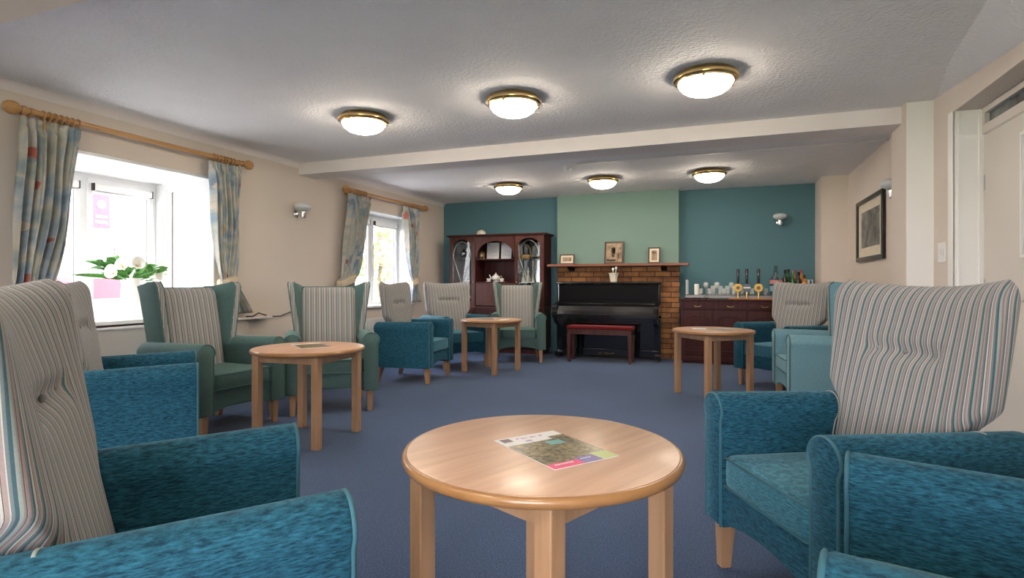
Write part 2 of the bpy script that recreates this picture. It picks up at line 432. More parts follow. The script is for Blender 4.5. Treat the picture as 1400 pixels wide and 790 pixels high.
# ------------------------------------------------------------------ windows
def bar_rect(mb, plane, pos, d0, d1, a0, a1, z0, z1, w, bev=.004):
    """a rectangular frame of bars in a plane X=pos or Y=pos"""
    def b(p0, p1, q0, q1):
        if plane == 'X': mb.box(pos+d0, pos+d1, p0, p1, q0, q1, bev)
        else: mb.box(p0, p1, pos+d0, pos+d1, q0, q1, bev)
    b(a0, a1, z0, z0+w); b(a0, a1, z1-w, z1); b(a0, a0+w, z0+w, z1-w); b(a1-w, a1, z0+w, z1-w)
def light_unit(par, plane, pos, a0, a1, z0, z1, glaze_inset=.045, blind=False, din=1, handle=False):
    """a sash with its gasket and pane"""
    mb = MB(); bar_rect(mb, plane, pos, -.025 if din > 0 else -.03, .03 if din > 0 else .025, a0, a1, z0, z1, glaze_inset)
    s = mb.build('sash', 'upvc', par)
    mb = MB(); g = glaze_inset; bar_rect(mb, plane, pos, -.008, .008, a0+g-.004, a1-g+.004, z0+g-.004, z1-g+.004, .0065, 0)
    mb.build('gasket', 'gasket', s)
    mb = MB(); i = g-.003
    if plane == 'X': mb.box(pos-.003, pos+.003, a0+i, a1-i, z0+i, z1-i)
    else: mb.box(a0+i, a1-i, pos-.003, pos+.003, z0+i, z1-i)
    mb.build('pane', 'pane', s)
    if blind:
        mb = MB(); mb.box(pos+.031, pos+.066, a0+g-.008, a1-g+.008, z1-g-.062, z1-g-.004, .006)
        bl = mb.build('blind_cassette', 'white_plastic', par)
        mb = MB()
        for y in (a0+g-.016, a1-g+.008): mb.box(pos+.029, pos+.068, y, y+.008, z1-g-.066, z1-g)
        mb.build('end_cap', 'rubber', bl)
        mb = MB(); mb.box(pos+.042, pos+.052, a0+g, a1-g, z1-g-.078, z1-g-.062, .003); mb.build('bottom_rail', 'steel', bl)
    if handle:
        mb = MB(); hy = a0+.022
        mb.box(pos+.03, pos+.04, hy-.012, hy+.012, 1.24, 1.34, .003); mb.box(pos+.04, pos+.055, hy-.008, hy+.008, 1.18, 1.30, .004)
        mb.build('handle', 'white_plastic', s)
def window_bay(n, y0, y1, xp, z0, z1, sill_x, side):
    w = struct(bpy.data.objects.new('window_%d' % n, None)); C.objects.link(w); w.location = (0, 0, 0)
    ym = (y0+y1)/2
    mb = MB(); bar_rect(mb, 'X', xp, -.06, 0, y0, y1, z0, z1, .05); mb.box(xp-.06, xp, ym-.032, ym+.032, z0+.05, z1-.05, .004)
    mb.build('window_frame', 'upvc', w)
    light_unit(w, 'X', xp-.015, y0+.045, ym-.027, z0+.045, z1-.045, blind=True, handle=True)
    light_unit(w, 'X', xp-.015, ym+.027, y1-.045, z0+.045, z1-.045, blind=True, handle=True)
    # lining: soffit, side reveals, sill board
    mb = MB(); mb.box(xp-.06, XL-.001, y0, y1, 2.062, 2.086); mb.build('soffit', 'upvc', w)
    mb = MB(); mb.box(xp-.06, sill_x, y0+.002, y1-.002, z0-.035, z0-.005, .006); mb.build('window_sill', 'white_paint', w)
    if side:
        for yy, sgn in ((y0, 1), (y1, -1)):
            mb = MB(); mb.box(XL-.25, XL-.001, yy, yy+sgn*.012, z0-.005, 2.062); mb.build('reveal', 'upvc', w)
            pos = yy-sgn*.02
            mb = MB(); bar_rect(mb, 'Y', pos, -.03, .03, xp+.098, XL-.225, z0, 2.06, .05); mb.box(xp+.001, xp+.10, pos-.032, pos+.032, z0, 2.061, .004)
            mb.build('side_frame', 'upvc', w)
            light_unit(w, 'Y', pos, xp+.14, XL-.25, z0+.04, 2.03, .05)
        mb = MB(); mb.box(xp-.07, XL-.22, y0-.07, y1+.07, -.4, z0-.036); mb.box(xp-.1, XL-.22, y0-.1, y1+.1, 2.09, 2.2)
        mb.build('bay_wall', 'cream', w)
    else:
        for yy, sgn in ((y0, 1), (y1, -1)):
            mb = MB(); mb.box(xp, XL-.001, yy, yy+sgn*.012, z0-.005, 2.062); mb.build('reveal', 'upvc', w)
    return w
window_bay(1, 2.60, 3.96, -5.27, .805, 2.07, XL+.05, True)
window_bay(2, 6.05, 7.50, -4.74, .79, 2.07, XL+.05, False)
window_bay(3, -1.0, .46, -5.27, .805, 2.07, XL+.05, True)
# unseen window added behind the viewer to give front fill light
for n, (x0, x1, z0, z1) in enumerate(((-.9, 1.2, .3, 2.2),)):
    w = struct(bpy.data.objects.new('window_%d' % (n+4), None)); C.objects.link(w)
    mb = MB(); bar_rect(mb, 'Y', YF-.1, -.04, .04, x0, x1, z0, z1, .06); xm = (x0+x1)/2
    mb.box(xm-.03, xm+.03, YF-.14, YF-.06, z0+.06, z1-.06); mb.build('window_frame', 'upvc', w)
    mb = MB(); mb.box(x0+.05, xm-.02, YF-.103, YF-.097, z0+.05, z1-.05); mb.box(xm+.02, x1-.05, YF-.103, YF-.097, z0+.05, z1-.05)
    mb.build('pane', 'pane', w)

# ------------------------------------------------------------------ door
d = struct(bpy.data.objects.new('door_1', None)); C.objects.link(d)
mb = MB(); mb.box(DX, DX+.044, 3.70, 4.54, .006, 2.06, .003)
leaf = mb.build('door_leaf', 'door', d)
mb = MB()
bar_rect(mb, 'X', DX, -.012, .0, 3.80, 4.03, 1.24, 1.955, .018, .003); mb.build('glazing_bead', 'white_paint', leaf)
mb = MB(); mb.box(DX-.006, DX-.001, 3.818, 4.012, 1.258, 1.937); mb.build('vision_panel', 'frosted', leaf)
for z in (1.70, 1.02, .25):
    mb = MB(); mb.lathe([(.0, 0), (.007, 0), (.007, .10), (0, .10)], 10, DX-.006, 4.553, z)
    mb.box(DX-.002, DX+.001, 4.52, 4.548, z, z+.10); mb.build('hinge', 'steel', d)
mb = MB(); mb.lathe([(0, 0), (.022, 0), (.022, .01), (0, .01)], 14, DX-.012, 3.77, 1.0, 'X'); mb.tube([(DX-.03, 3.77, 1.0), (DX-.055, 3.77, 1.0), (DX-.055, 3.89, 1.0)], .008)
mb.build('handle', 'steel', leaf)
mb = MB(); mb.box(XR-.012, DX+.06, 4.543, 4.559, 0, 2.238, .003); mb.box(XR-.014, XR-.001, 4.543, 4.63, 0, 2.24, .003)
mb.box(XR+.015, XR+.025, 4.537, 4.544, 0, 2.23, .002); mb.box(DX-.03, DX+.0, 4.533, 4.544, 0, 2.23, .003)
mb.build('door_frame', 'white_paint', d)
mb = MB(); mb.box(DX-.012, DX+.05, 3.35, 4.548, 2.066, 2.125, .004); mb.box(DX-.012, DX+.05, 3.35, 4.548, 2.198, 2.238, .004)
mb.box(DX-.012, DX+.05, 4.50, 4.548, 2.125, 2.198, .002); mb.box(DX-.02, DX+.06, 3.64, 3.696, 0, 2.066, .003)
mb.build('transom', 'door', d)
mb = MB(); mb.box(DX+.015, DX+.021, 3.35, 4.50, 2.125, 2.198); mb.build('fanlight_pane', 'fanlight', d)
mb = MB(); mb.box(DX+.05, DX+.2, 3.30, 3.64, 0, 2.24); struct(mb.build('trim_door_side', 'door'))

# ------------------------------------------------------------------ outside
mb = MB(); mb.box(-40, -4.9, -25, 40, -.5, -.4); struct(mb.build('street_ground', paint('grey pavement', (.30, .29, .28))))
mb = MB(); mb.box(-40, 30, -40, YF-.4, -.5, -.4); struct(mb.build('garden_ground', paint('lawn', (.25, .33, .16))))
fa = thing('street_building', 'pale rendered building with shop windows across the street, seen through the near bay window', 'building', (-16, 4, -.4))
mb = MB(); mb.box(-.5, .5, -9, 8, 0, 7.5); mb.build('facade', paint('pale render', (.55, .50, .47)), fa)
for k in range(5):
    for z in (.9, 3.9):
        y = -8+k*3.2
        mb = MB(); bar_rect(mb, 'X', .5, 0, .06, y, y+1.7, z, z+1.6, .09); mb.box(.5, .55, y+.8, y+.9, z, z+1.6)
        wf = mb.build('window', plain('pink brick surround', (.21, .08, .07), .8), fa)
        mb = MB(); mb.box(.49, .52, y+.09, y+1.61, z+.09, z+1.51); mb.build('pane', plain('pale window reflection', (.42, .46, .48), .3), wf)
mb = MB(); mb.box(.5, .62, -9, 8, 3.0, 3.35); mb.build('string_course', plain('pink brick band', (.21, .08, .07), .8), fa)
RED = plain('dark red paint', (.20, .022, .035), .6)
sg = thing('street_sign', 'red rectangular sign with a white emblem on a post across the street', 'sign', (-13.2, 8.55, -.4))
mb = MB(); mb.box(-.03, .03, -.03, .03, 0, 4.3); mb.build('post', 'steel', sg)
mb = MB(); mb.box(.03, .07, -.19, .19, 2.72, 3.48, .01); bd = mb.build('board', RED, sg)
mb = MB(); mb.lathe([(0, 0), (.09, 0), (.09, .01), (0, .01)], 20, .071, 0, 3.25, 'X'); mb.build('emblem', 'paper', bd)
for z in (2.95, 2.83): mb = MB(); mb.box(.071, .08, -.13, .13, z, z+.05); mb.build('text_line', 'paper', bd)
vn = thing('parked_van', 'small red van with painted glare below, parked in the street beyond the vase of lilies', 'van', (-10.6, 6.75, -.4))
mb = MB(); prof = [(-.62, 1.22), (.62, 1.22), (.60, 1.40), (.50, 1.55), (-.55, 1.58), (-.62, 1.5)]
mb.prism(prof, -.5, .5, 'X'); vb = mb.build('body', RED, vn, smooth=30); vb['label'] = 'red upper body'
mb = MB(); mb.prism([(-.62, .22), (1.15, .22), (1.15, .85), (.95, .98), (.62, 1.215), (-.62, 1.215)], -.5, .5, 'X'); vb = mb.build('lower_body', 'white_china', vn, smooth=30); vb['label'] = 'lower body whitened for glare'  # overexposed glare below the red shape is painted in as white
mb = MB(); mb.box(.5, .51, .62, .85, .9, 1.02, .01); mb.build('side_window', plain('van glass', (.35, .38, .4), .1), vn)
for y in (-.65, .65):
    mb = MB(); mb.lathe([(0, 0), (.25, 0), (.27, .03), (.27, .12), (0, .14)], 20, .40, y, .27, 'X'); mb.build('wheel', 'rubber', vn)
def tree(x, y, h, r, label):
    t = thing('tree', label, 'tree', (x, y, -.4), 0, None)
    mb = MB(); mb.tube([(0, 0, 0), (.08, .05, h*.5), (0, 0, h*.8)], [.16, .12, .05], 8); mb.build('trunk', plain('bark', (.14, .10, .07), .9), t, 40)
    mb = MB(); rnd = random.Random(int(x*10+y))
    for k in range(900):
        th = rnd.uniform(0, 2*PI); ph = math.acos(rnd.uniform(-1, 1)); rr = r*rnd.uniform(.45, 1)**.6
        c = Vector((rr*math.sin(ph)*math.cos(th), rr*math.sin(ph)*math.sin(th), h*.72+rr*.9*math.cos(ph)))
        a = Vector((rnd.gauss(0, 1), rnd.gauss(0, 1), rnd.gauss(0, 1))).normalized()*.16
        b = a.cross(Vector((rnd.gauss(0, 1), rnd.gauss(0, 1), 1))).normalized()*.09
        mb.quad([c-a, c+b, c+a, c-b])
    mb.build('foliage', plain('street tree leaves', (.20, .28, .10), .7, var=.3, vscale=2), t)
tree(-10.5, 15.5, 4.2, 1.7, 'leafy green tree outside, left in the far window')
tree(-8.6, 18.6, 4.4, 1.5, 'leafy green tree outside, right in the far window')

# ------------------------------------------------------------------ curtains
def rod(yc, label):
    t = thing('curtain_pole', label, 'curtain pole', (XL+.10, yc, 2.255))
    mb = MB(); mb.lathe([(0, -.92), (.0205, -.92), (.0205, .92), (0, .92)], 16, 0, 0, 0, 'Y'); mb.build('pole', 'pine', t, 40)
    for s in (-1, 1):
        pr = [(0, .90), (.026, .90), (.030, .915), (.026, .93), (.017, .935), (.026, .945), (.041, .962), (.046, .985), (.041, 1.01), (.026, 1.028), (0, 1.034)]
        mb = MB(); mb.lathe([(r, s*z) for r, z in pr], 18, 0, 0, 0, 'Y'); mb.build('finial', 'pine', t, 50)
        mb = MB(); mb.box(-.10, -.085, s*.87-.02, s*.87+.02, -.05, .03, .004); mb.tube([(-.09, s*.87, -.018), (-.02, s*.87, -.02), (0, s*.87, -.02)], .011)
        mb.lathe([(.019, -.012), (.025, -.012), (.025, .012), (.019, .012)], 16, 0, s*.87, 0, 'Y'); mb.build('bracket', 'pine', t, 40)
    for s in (-1, 1):
        for k in range(7):
            y = s*(.58+.037*k) if k else s*.58
            mb = MB(); pts = [(.029*math.cos(a), y+.002*math.sin(3*a), .029*math.sin(a)-.006) for a in [2*PI*i/16 for i in range(16)]]
            mb.tube(pts, .0065, 6, True); mb.build('curtain_ring', 'pine', t, 60)
    return t
rod(3.28, 'long varnished pine curtain pole above the near bay window')
rod(6.77, 'long varnished pine curtain pole above the far window')
def curtain(y_top, y_waist, y_bot, z_waist, z_bot, label, nf=6, tie=True, tielabel=''):
    """y_* = (start, end) of the gathered width; hangs from the rings"""
    zt = 2.214
    t = thing('curtain', label, 'curtain', (XL+.10, (y_top[0]+y_top[1])/2, zt))
    mb = MB(); cols = 120; rows = 46; yc = t.location.y
    def edge(z):
        if z > z_waist:
            k = (z-z_waist)/(zt-z_waist); k2 = k**.62
            return [a+(b-a)*k2 for a, b in zip(y_waist, y_top)]
        k = ((z_waist-z)/(z_waist-z_bot))**.8
        return [a+(b-a)*k for a, b in zip(y_waist, y_bot)]
    front = []
    for i in range(rows):
        z = zt-(zt-z_bot)*i/(rows-1); e0, e1 = edge(z); row = []
        wd = abs(e1-e0); amp = .020+.03*min(1, abs(z-z_waist)/.5); amp *= (1 if i > 2 else .5)
        for j in range(cols):
            u = j/(cols-1); ph = u*nf*2*PI
            x = amp*(math.sin(ph)+.35*math.sin(2.3*ph+1+z*2))+.012*math.sin(7*z+5*u)
            y = e0+(e1-e0)*u+.25*wd/nf*math.sin(2*ph+.4)*.5
            row.append((x, y-yc, z-zt))
        front.append(row)
    vs = [[mb.bm.verts.new(p) for p in r] for r in front]
    for i in range(rows-1):
        for j in range(cols-1): mb.bm.faces.new((vs[i][j], vs[i][j+1], vs[i+1][j+1], vs[i+1][j]))
    bm = mb.bm; bm.verts.index_update()
    me = bpy.data.meshes.new('drape'); bm.to_mesh(me); bm.free()
    for p in me.polygons: p.use_smooth = True
    uv = me.uv_layers.new(name='UVMap'); rnd = random.Random(int(yc*100)); o1, o2 = rnd.uniform(0, 9), rnd.uniform(0, 9)
    for p in me.polygons:
        for li in p.loop_indices:
            vi = me.loops[li].vertex_index; i, j = divmod(vi, cols)
            uv.data[li].uv = (o1+1.0*j/cols, o2+1.45*i/rows)
    me.materials.append(M['curtain'])
    o = bpy.data.objects.new('drape', me); C.objects.link(o); o.parent = t
    sm = o.modifiers.new('thick', 'SOLIDIFY'); sm.thickness = .003
    # pleated heading tape
    if tie:
        ys, ye = y_waist; yc2 = (ys+ye)/2-yc; hw = abs(ye-ys)/2+.012
        ring = [(.075*math.cos(a), yc2+hw*math.sin(a)) for a in [2*PI*k/28 for k in range(28)]]
        mb = MB(); rr = []
        for dz, g in ((-.045, .9), (-.035, 1.02), (.035, 1.02), (.045, .9)):
            rr.append([(x*g, yc2+(y-yc2)*g, z_waist-zt+dz+.25*(y-yc2)) for x, y in ring])
        mb.loft(rr); mb.build('tieback', 'tie', t, 40)
    return t
curtain((2.34, 2.72), (2.27, 2.50), (2.20, 2.55), 1.0, .78, 'floral blue and sage curtain tied back at the left of the near bay window')
curtain((3.80, 4.17), (3.93, 4.10), (3.86, 4.32), 1.10, .80, 'floral blue and sage curtain tied back at the right of the near bay window')
curtain((5.83, 6.31), (5.64, 5.95), (5.60, 6.0), 1.12, .80, 'floral blue and sage curtain tied back at the left of the far window')
curtain((7.10, 7.55), (7.33, 7.50), (7.28, 7.6), 1.12, .80, 'floral blue and sage curtain tied back at the right of the far window')

# ------------------------------------------------------------------ radiator, cable
t = thing('radiator', 'white panel radiator on the wall beneath the far window', 'radiator', (XL+.003, 6.75, .12))
mb = MB(); mb.box(.03, .085, -.6, .6, 0, .5, .012)
for k in range(30): mb.box(.085, .092, -.585+k*.04, -.565+k*.04, .03, .47, .003)
mb.build('panel', 'white_paint', t)
mb = MB(); mb.box(0, .03, -.4, -.36, .1, .4); mb.box(0, .03, .36, .4, .1, .4); mb.build('bracket', 'steel', t)
mb = MB(); mb.tube([(.055, .62, .05), (.055, .66, .05), (.055, .66, -.12)], .008); mb.lathe([(0, 0), (.02, 0), (.02, .06), (0, .06)], 12, .055, .64, .05); mb.build('valve', 'chrome', t, 40)
mb = MB(); mb.tube([(XL+.03, 4.30, .76), (XL+.06, 4.36, .76), (XL+.05, 4.44, .79), (XL+.045, 4.50, .772), (XL+.045, 4.55, .76)], .007)
mb.build('power_cable', 'cable', None, 60); tag(bpy.data.objects['power_cable'], 'black cable lying on the ledge below the near bay curtain', 'cable')
mb = MB(); mb.tube([(XL+.03, 4.60, .745), (XL+.04, 4.75, .74), (XL+.035, 4.9, .775), (XL+.03, 5.05, .78)], .006)
o = mb.build('hanging_cable', 'cable', None, 60); tag(o, 'black cable trailing along the wall behind the second wing chair', 'cable')

# ------------------------------------------------------------------ lilies in the bay window
zs = .801
t = thing('flower_vase', 'tall white china jug vase on the near bay window sill', 'vase', (-4.86, 3.42, zs-.001+.0))
t.location.z = .8005
mb = MB(); mb.lathe([(0, .0), (.082, 0), (.094, .02), (.092, .10), (.080, .2), (.076, .29), (.086, .338), (.080, .338), (.07, .29), (.074, .1), (0, .03)], 28)
mb.build('body', 'white_china', t, 40)
mb = MB(); mb.tube([(0, .074, .27), (0, .115, .25), (0, .13, .18), (0, .115, .10), (0, .086, .07)], .011, 8); mb.build('handle', 'white_china', t, 60)
fl = thing('flower_arrangement', 'arrangement of white lilies and green leaves standing in the white jug vase', 'flowers', (-4.86, 3.42, .8005+.30))
rnd = random.Random(3)
def leaf_shape(mb, p, d, ln, w, curl=.25, ref=None):
    d = d.normalized(); side = d.cross(ref or Vector((rnd.uniform(.2, 1.2), rnd.uniform(-.5, .5), rnd.uniform(0, .8))))
    if side.length < .1: side = Vector((1, 0, 0))
    side.normalize(); nrm = side.cross(d); n = 7; A, B, Mi = [], [], []
    for i in range(n+1):
        k = i/n; c = p+d*ln*k-Vector((0, 0, 1))*curl*ln*k*k; ww = w*math.sin(PI*min(.999, k**.8))+.0006
        A.append(mb.bm.verts.new(c+side*ww+nrm*ww*.25)); B.append(mb.bm.verts.new(c-side*ww+nrm*ww*.25)); Mi.append(mb.bm.verts.new(c))
    for i in range(n):
        mb.bm.faces.new((A[i], A[i+1], Mi[i+1], Mi[i])); mb.bm.faces.new((Mi[i], Mi[i+1], B[i+1], B[i]))
for k in range(15):
    a = rnd.uniform(-PI, PI); el = rnd.uniform(.3, 1.1); s = MB()
    d = Vector((math.cos(a)*math.cos(el)*.6, math.sin(a)*math.cos(el), math.sin(el)*.7)).normalized(); ln = rnd.uniform(.17, .30)
    pts = [Vector((0, 0, -.02)), d*ln*.5+Vector((0, 0, .02)), d*ln]
    s.tube(pts, .004, 6); st = s.build('stem', 'leaf', fl, 60)
    lf = MB()
    for q in range(9):
        aa = rnd.uniform(-PI, PI); leaf_shape(lf, pts[1].lerp(pts[2], rnd.uniform(0, 1)), (d+Vector((math.cos(aa), math.sin(aa), rnd.uniform(-.2, .7)))*.8), rnd.uniform(.09, .16), rnd.uniform(.016, .030))
    lf.build('leaf_spray', 'leaf', fl, 60)
for d, ln, w in ((Vector((-.05, -1, .18)), .50, .022), (Vector((.0, -.9, .3)), .30, .02), (Vector((.1, .9, .6)), .26, .03), (Vector((.1, 1, .4)), .22, .03), (Vector((.2, .7, 1)), .22, .03)):
    mb = MB(); leaf_shape(mb, Vector((0, 0, .02)), d, ln, w, .1, Vector((1, 0, .35))); mb.build('long_leaf', 'leaf', fl, 60)
for k in range(9):
    a = [.3, 1.2, -.3, .6, 1.6, -.9, -1.4, 2.3, .9][k]; el = [.25, .5, .6, 1.0, .2, .9, .4, .7, .15][k]
    d = Vector((.45+.3*math.cos(a), math.sin(a)*1.1, math.sin(el)*.9)).normalized(); ln = .16+.03*(k % 4)
    mb = MB(); mb.tube([(0, 0, 0), d*ln*.6, d*ln], .0045, 6)
    stm = mb.build('lily_stem', 'leaf', fl, 60)
    # calla flower: a flared funnel
    mb = MB(); q = d.to_track_quat('Z', 'Y').to_matrix().to_4x4(); q.translation = d*ln
    rings = []
    for r, z in ((.007, 0), (.013, .025), (.021, .05), (.035, .068), (.052, .077), (.050, .0775), (.031, .066), (.017, .05), (.007, .025)):
        rings.append([q @ Vector((r*math.cos(tt), r*math.sin(tt)*(1+.25*(z > .05)*(math.sin(tt) > .0)), z+(.018*max(0, math.sin(tt)) if z > .05 else 0))) for tt in [2*PI*i/16 for i in range(16)]])
    mb.loft(rings, cap=False); fo = mb.build('lily_flower', 'lily', fl, 60)
    mb = MB(); mb.tube([q @ Vector((0, 0, .01)), q @ Vector((0, 0, .05))], .004, 6); mb.build('spadix', 'yellow', fo, 60)

# ------------------------------------------------------------------ ceiling lights
def ceiling_light(x, y, label):
    t = thing('ceiling_light', label, 'ceiling light', (x, y, HC))
    mb = MB(); mb.lathe([(0, 0), (.178, 0), (.184, -.012), (.199, -.022), (.203, -.032), (.199, -.046), (.186, -.052), (.182, -.062), (.172, -.062), (.168, -.05), (0, -.04)], 40); mb.build('brass_ring', 'brass', t, 40)
    mb = MB(); mb.lathe([(.170, -.055), (.167, -.070), (.152, -.094), (.122, -.116), (.075, -.133), (0, -.140)], 40); mb.build('glass_shade', 'lamp', t, 60)
    for k in range(3):
        a = 2*PI*k/3+.5; mb = MB(); mb.ball(.182*math.cos(a), .182*math.sin(a), -.062, .012, seg=10, rings=6); mb.build('knob', 'brass', t, 60)
    return t
for x, y, lb in ((-2.735, 3.82, 'lit round brass ceiling light, left one of the three in front of the beam'),
                 (-1.443, 3.82, 'lit round brass ceiling light, middle one of the three in front of the beam'),
                 (-.125, 3.82, 'lit round brass ceiling light, right one of the three in front of the beam'),
                 (-2.78, 7.17, 'lit round brass ceiling light beyond the beam, above the display cabinet side'),
                 (-1.48, 7.16, 'lit round brass ceiling light beyond the beam, above the piano'),
                 (-.19, 7.15, 'lit round brass ceiling light beyond the beam, above the bar')):
    ceiling_light(x, y, lb)['group'] = 'brass ceiling lights'
for x in (-2.735, -1.443, -.125):
    ceiling_light(x, -.3, 'lit round brass ceiling light behind the viewer')['group'] = 'brass ceiling lights'
t = thing('smoke_detector', 'small white smoke detector on the ceiling at the end of the conduit', 'smoke detector', (-1.69, 6.24, HC))
mb = MB(); mb.lathe([(0, 0), (.055, 0), (.055, -.018), (.045, -.024), (0, -.024)], 24); mb.build('base', 'white_plastic', t, 40)
mb = MB(); mb.lathe([(0, -.024), (.036, -.024), (.036, -.05), (.028, -.062), (0, -.064)], 24, wob=lambda a, z: 1+.06*math.sin(8*a)); mb.build('sensor_head', 'white_plastic', t, 40)

# ------------------------------------------------------------------ wall lamps
def wall_lamp(loc, rotz, label, cord=False):
    """built facing +Y local (away from the wall)"""
    t = thing('wall_lamp', label, 'wall lamp', loc, rotz, 'chrome wall lamps')
    mb = MB(); mb.lathe([(0, 0), (.040, 0), (.040, .016), (.030, .024), (0, .024)], 24, 0, 0, -.03, 'Y', wob=None); mb.build('backplate', 'chrome', t, 40)
    mb = MB(); mb.tube([(0, .02, -.04), (0, .07, -.05), (0, .105, -.04)], .008); mb.lathe([(0, -.075), (.024, -.075), (.028, -.06), (.028, -.005), (.033, 0), (0, 0)], 20, 0, .105, 0); mb.build('arm', 'chrome', t, 40)
    mb = MB(); mb.lathe([(.024, .0), (.060, .012), (.086, .034), (.090, .052), (.076, .074), (.045, .088), (0, .092)], 28, 0, .105, 0); mb.build('glass_shade', 'frosted', t, 60)
    if cord:
        mb = MB(); mb.tube([(-.02, .03, -.06), (-.02, .032, -.22)], .0015, 6); mb.ball(-.02, .032, -.23, .006, seg=8, rings=6); mb.build('pull_cord', 'white_plastic', t, 60)
wall_lamp((XL, 5.02, 1.89), -PI/2, 'chrome wall lamp with frosted mushroom shade on the cream left wall', True)
wall_lamp((.68, YB, 1.95), PI, 'chrome wall lamp with frosted mushroom shade on the teal wall above the bar')
wall_lamp((XR, 5.62, 1.89), PI/2, 'chrome wall lamp with frosted shade on the right wall, half hidden by the pier')

# light switch
t = thing('light_switch', 'white double light switch on the wall between the pier and the door', 'light switch', (XR, 4.765, 1.31))
mb = MB(); mb.box(-.010, 0, -.075, .075, -.07, .07, .004); mb.build('plate', 'white_plastic', t)
for y in (-.035, .035):
    mb = MB(); mb.box(-.016, -.010, y-.014, y+.014, -.024, .024, .002); mb.build('rocker', 'white_plastic', t)
# framed harbour picture on the right wall
t = thing('framed_picture', 'large black framed grey harbour print hung on the far right wall', 'picture', (XR, 6.85, 1.665))
mb = MB(); bar_rect(mb, 'X', 0, -.035, 0, -.58, .58, -.335, .335, .045, .006); mb.build('frame', 'frame_black', t)
mb = MB(); mb.box(-.012, -.004, -.54, .54, -.295, .295); mb.build('mount', 'mount', t)
mb = MB(); mb.box(-.014, -.012, -.40, .40, -.19, .20); p = mb.build('print', 'photo_harbour', t)
# ------------------------------------------------------------------ armchairs
RAKE = .27; YB0 = .045
def sst(x): x = max(0, min(1, x)); return x*x*(3-2*x)
def arm_profile(side, xi=.255, xo=.375, z0=.175, zt=.675, bulge=.012):
    """cross-section in X-Z, scroll top slightly wider than the slab"""
    cx = (xi+xo)/2; r = (xo-xi)/2+bulge; pts = [(xi, z0), (xi, zt-.19), (xi+.002, zt-r-.035)]
    pts = [(xo, z0)]+[(xo, z0+(zt-r-.03-z0)*k) for k in (.5, .8, 1.)]
    for k in range(15):
        a = PI*k/14; pts.append((cx+r*math.cos(a), zt-r+r*math.sin(a)))
    pts += [(xi, z0+(zt-r-.03-z0)*k) for k in (1., .8, .5)]+[(xi, z0)]
    return [(side*x, z) for x, z in pts]
def inset(pts, d):
    cx = sum(p[0] for p in pts)/len(pts); out = []; n = len(pts)
    for i, p in enumerate(pts):
        a = Vector(pts[i-1]); b = Vector(pts[(i+1) % n]); t = (b-a).normalized(); nn = Vector((-t.y, t.x))
        c = Vector(p); q = c+nn*d; q2 = c-nn*d
        ctr = Vector((cx, min(max(p[1], .24), .62)))
        out.append(tuple(q if (q-ctr).length < (q2-ctr).length else q2))
    return out
def arm_mesh(side, y0=-.365, y1=.29):
    mb = MB(); pr = arm_profile(side); rings = []
    for y, d in ((y0, .014), (y0+.006, .004), (y0+.016, 0), (-.25, 0), (-.1, 0), (.05, 0), (.2, 0), (y1-.03, 0), (y1-.01, .006), (y1, .018)):
        q = inset(pr, d) if d else pr
        dz = -.012*max(0, (y+.36)/.7)
        rings.append([(x, y, z+(dz if z > .5 else 0)) for x, z in q])
    mb.loft(rings); return mb
def arm_piping(side, y0=-.365, r=.0055):
    mb = MB(); pr = inset(arm_profile(side), .004)
    mb.tube([(x, y0+.003, z) for x, z in pr], r, 6); return mb
def leg_mesh(x, y, dx, dy, h=.178, a=.028, b=.019):
    mb = MB(); rings = []
    for k, s in ((0, b-.003), (.02, b), (.5, b+(a-b)*.45), (1., a)):
        ox, oy = dx*(1-k), dy*(1-k)
        z = h*k
        rings.append([(x+ox+sx*s, y+oy+sy*s, z) for sx, sy in ((-1, -1), (1, -1), (1, 1), (-1, 1))])
    mb.loft(rings); return mb
def cushion_mesh(x0, x1, y0, y1, z0, z1, dome=.02, nx=22, ny=22):
    """domed seat pad with rounded borders"""
    mb = MB(); rings = []
    cx, cy = (x0+x1)/2, (y0+y1)/2; hx, hy = (x1-x0)/2, (y1-y0)/2
    def ring(k, z, n=48):
        out = []
        for i in range(n):
            a = 2*PI*i/n; c, s = math.cos(a), math.sin(a); e = .16
            out.append((cx+hx*k*math.copysign(abs(c)**e, c), cy+hy*k*math.copysign(abs(s)**e, s), z))
        return out
    zs = [(.90, z0), (.985, z0+.006), (1.0, z0+.02), (1.004, (z0+z1)/2), (1., z1-.018), (.99, z1-.006), (.97, z1)]
    rings = [ring(k, z) for k, z in zs]+[ring(k, z1+dome*(1-k*k)) for k in (.85, .65, .4, .15, .02)]
    mb.loft(rings); return mb
def back_ring(t, spec, n=112, infl=0.):
    """one horizontal loop round the back cushion; returns pts and arc length from the front centre"""
    z0, z1, hw, yf, th, top = spec
    z = z0+(z1-z0)*t; w = hw(t); d = th(t); y = yf(z); pts = []
    for i in range(n):
        a = -PI/2+2*PI*i/n; c, s = math.cos(a), math.sin(a); e = .34
        px = w*math.copysign(abs(c)**e, c); q = math.copysign(abs(s)**.62, s)
        py = y+d/2+d/2*q
        pts.append([px, py, z])
    return pts
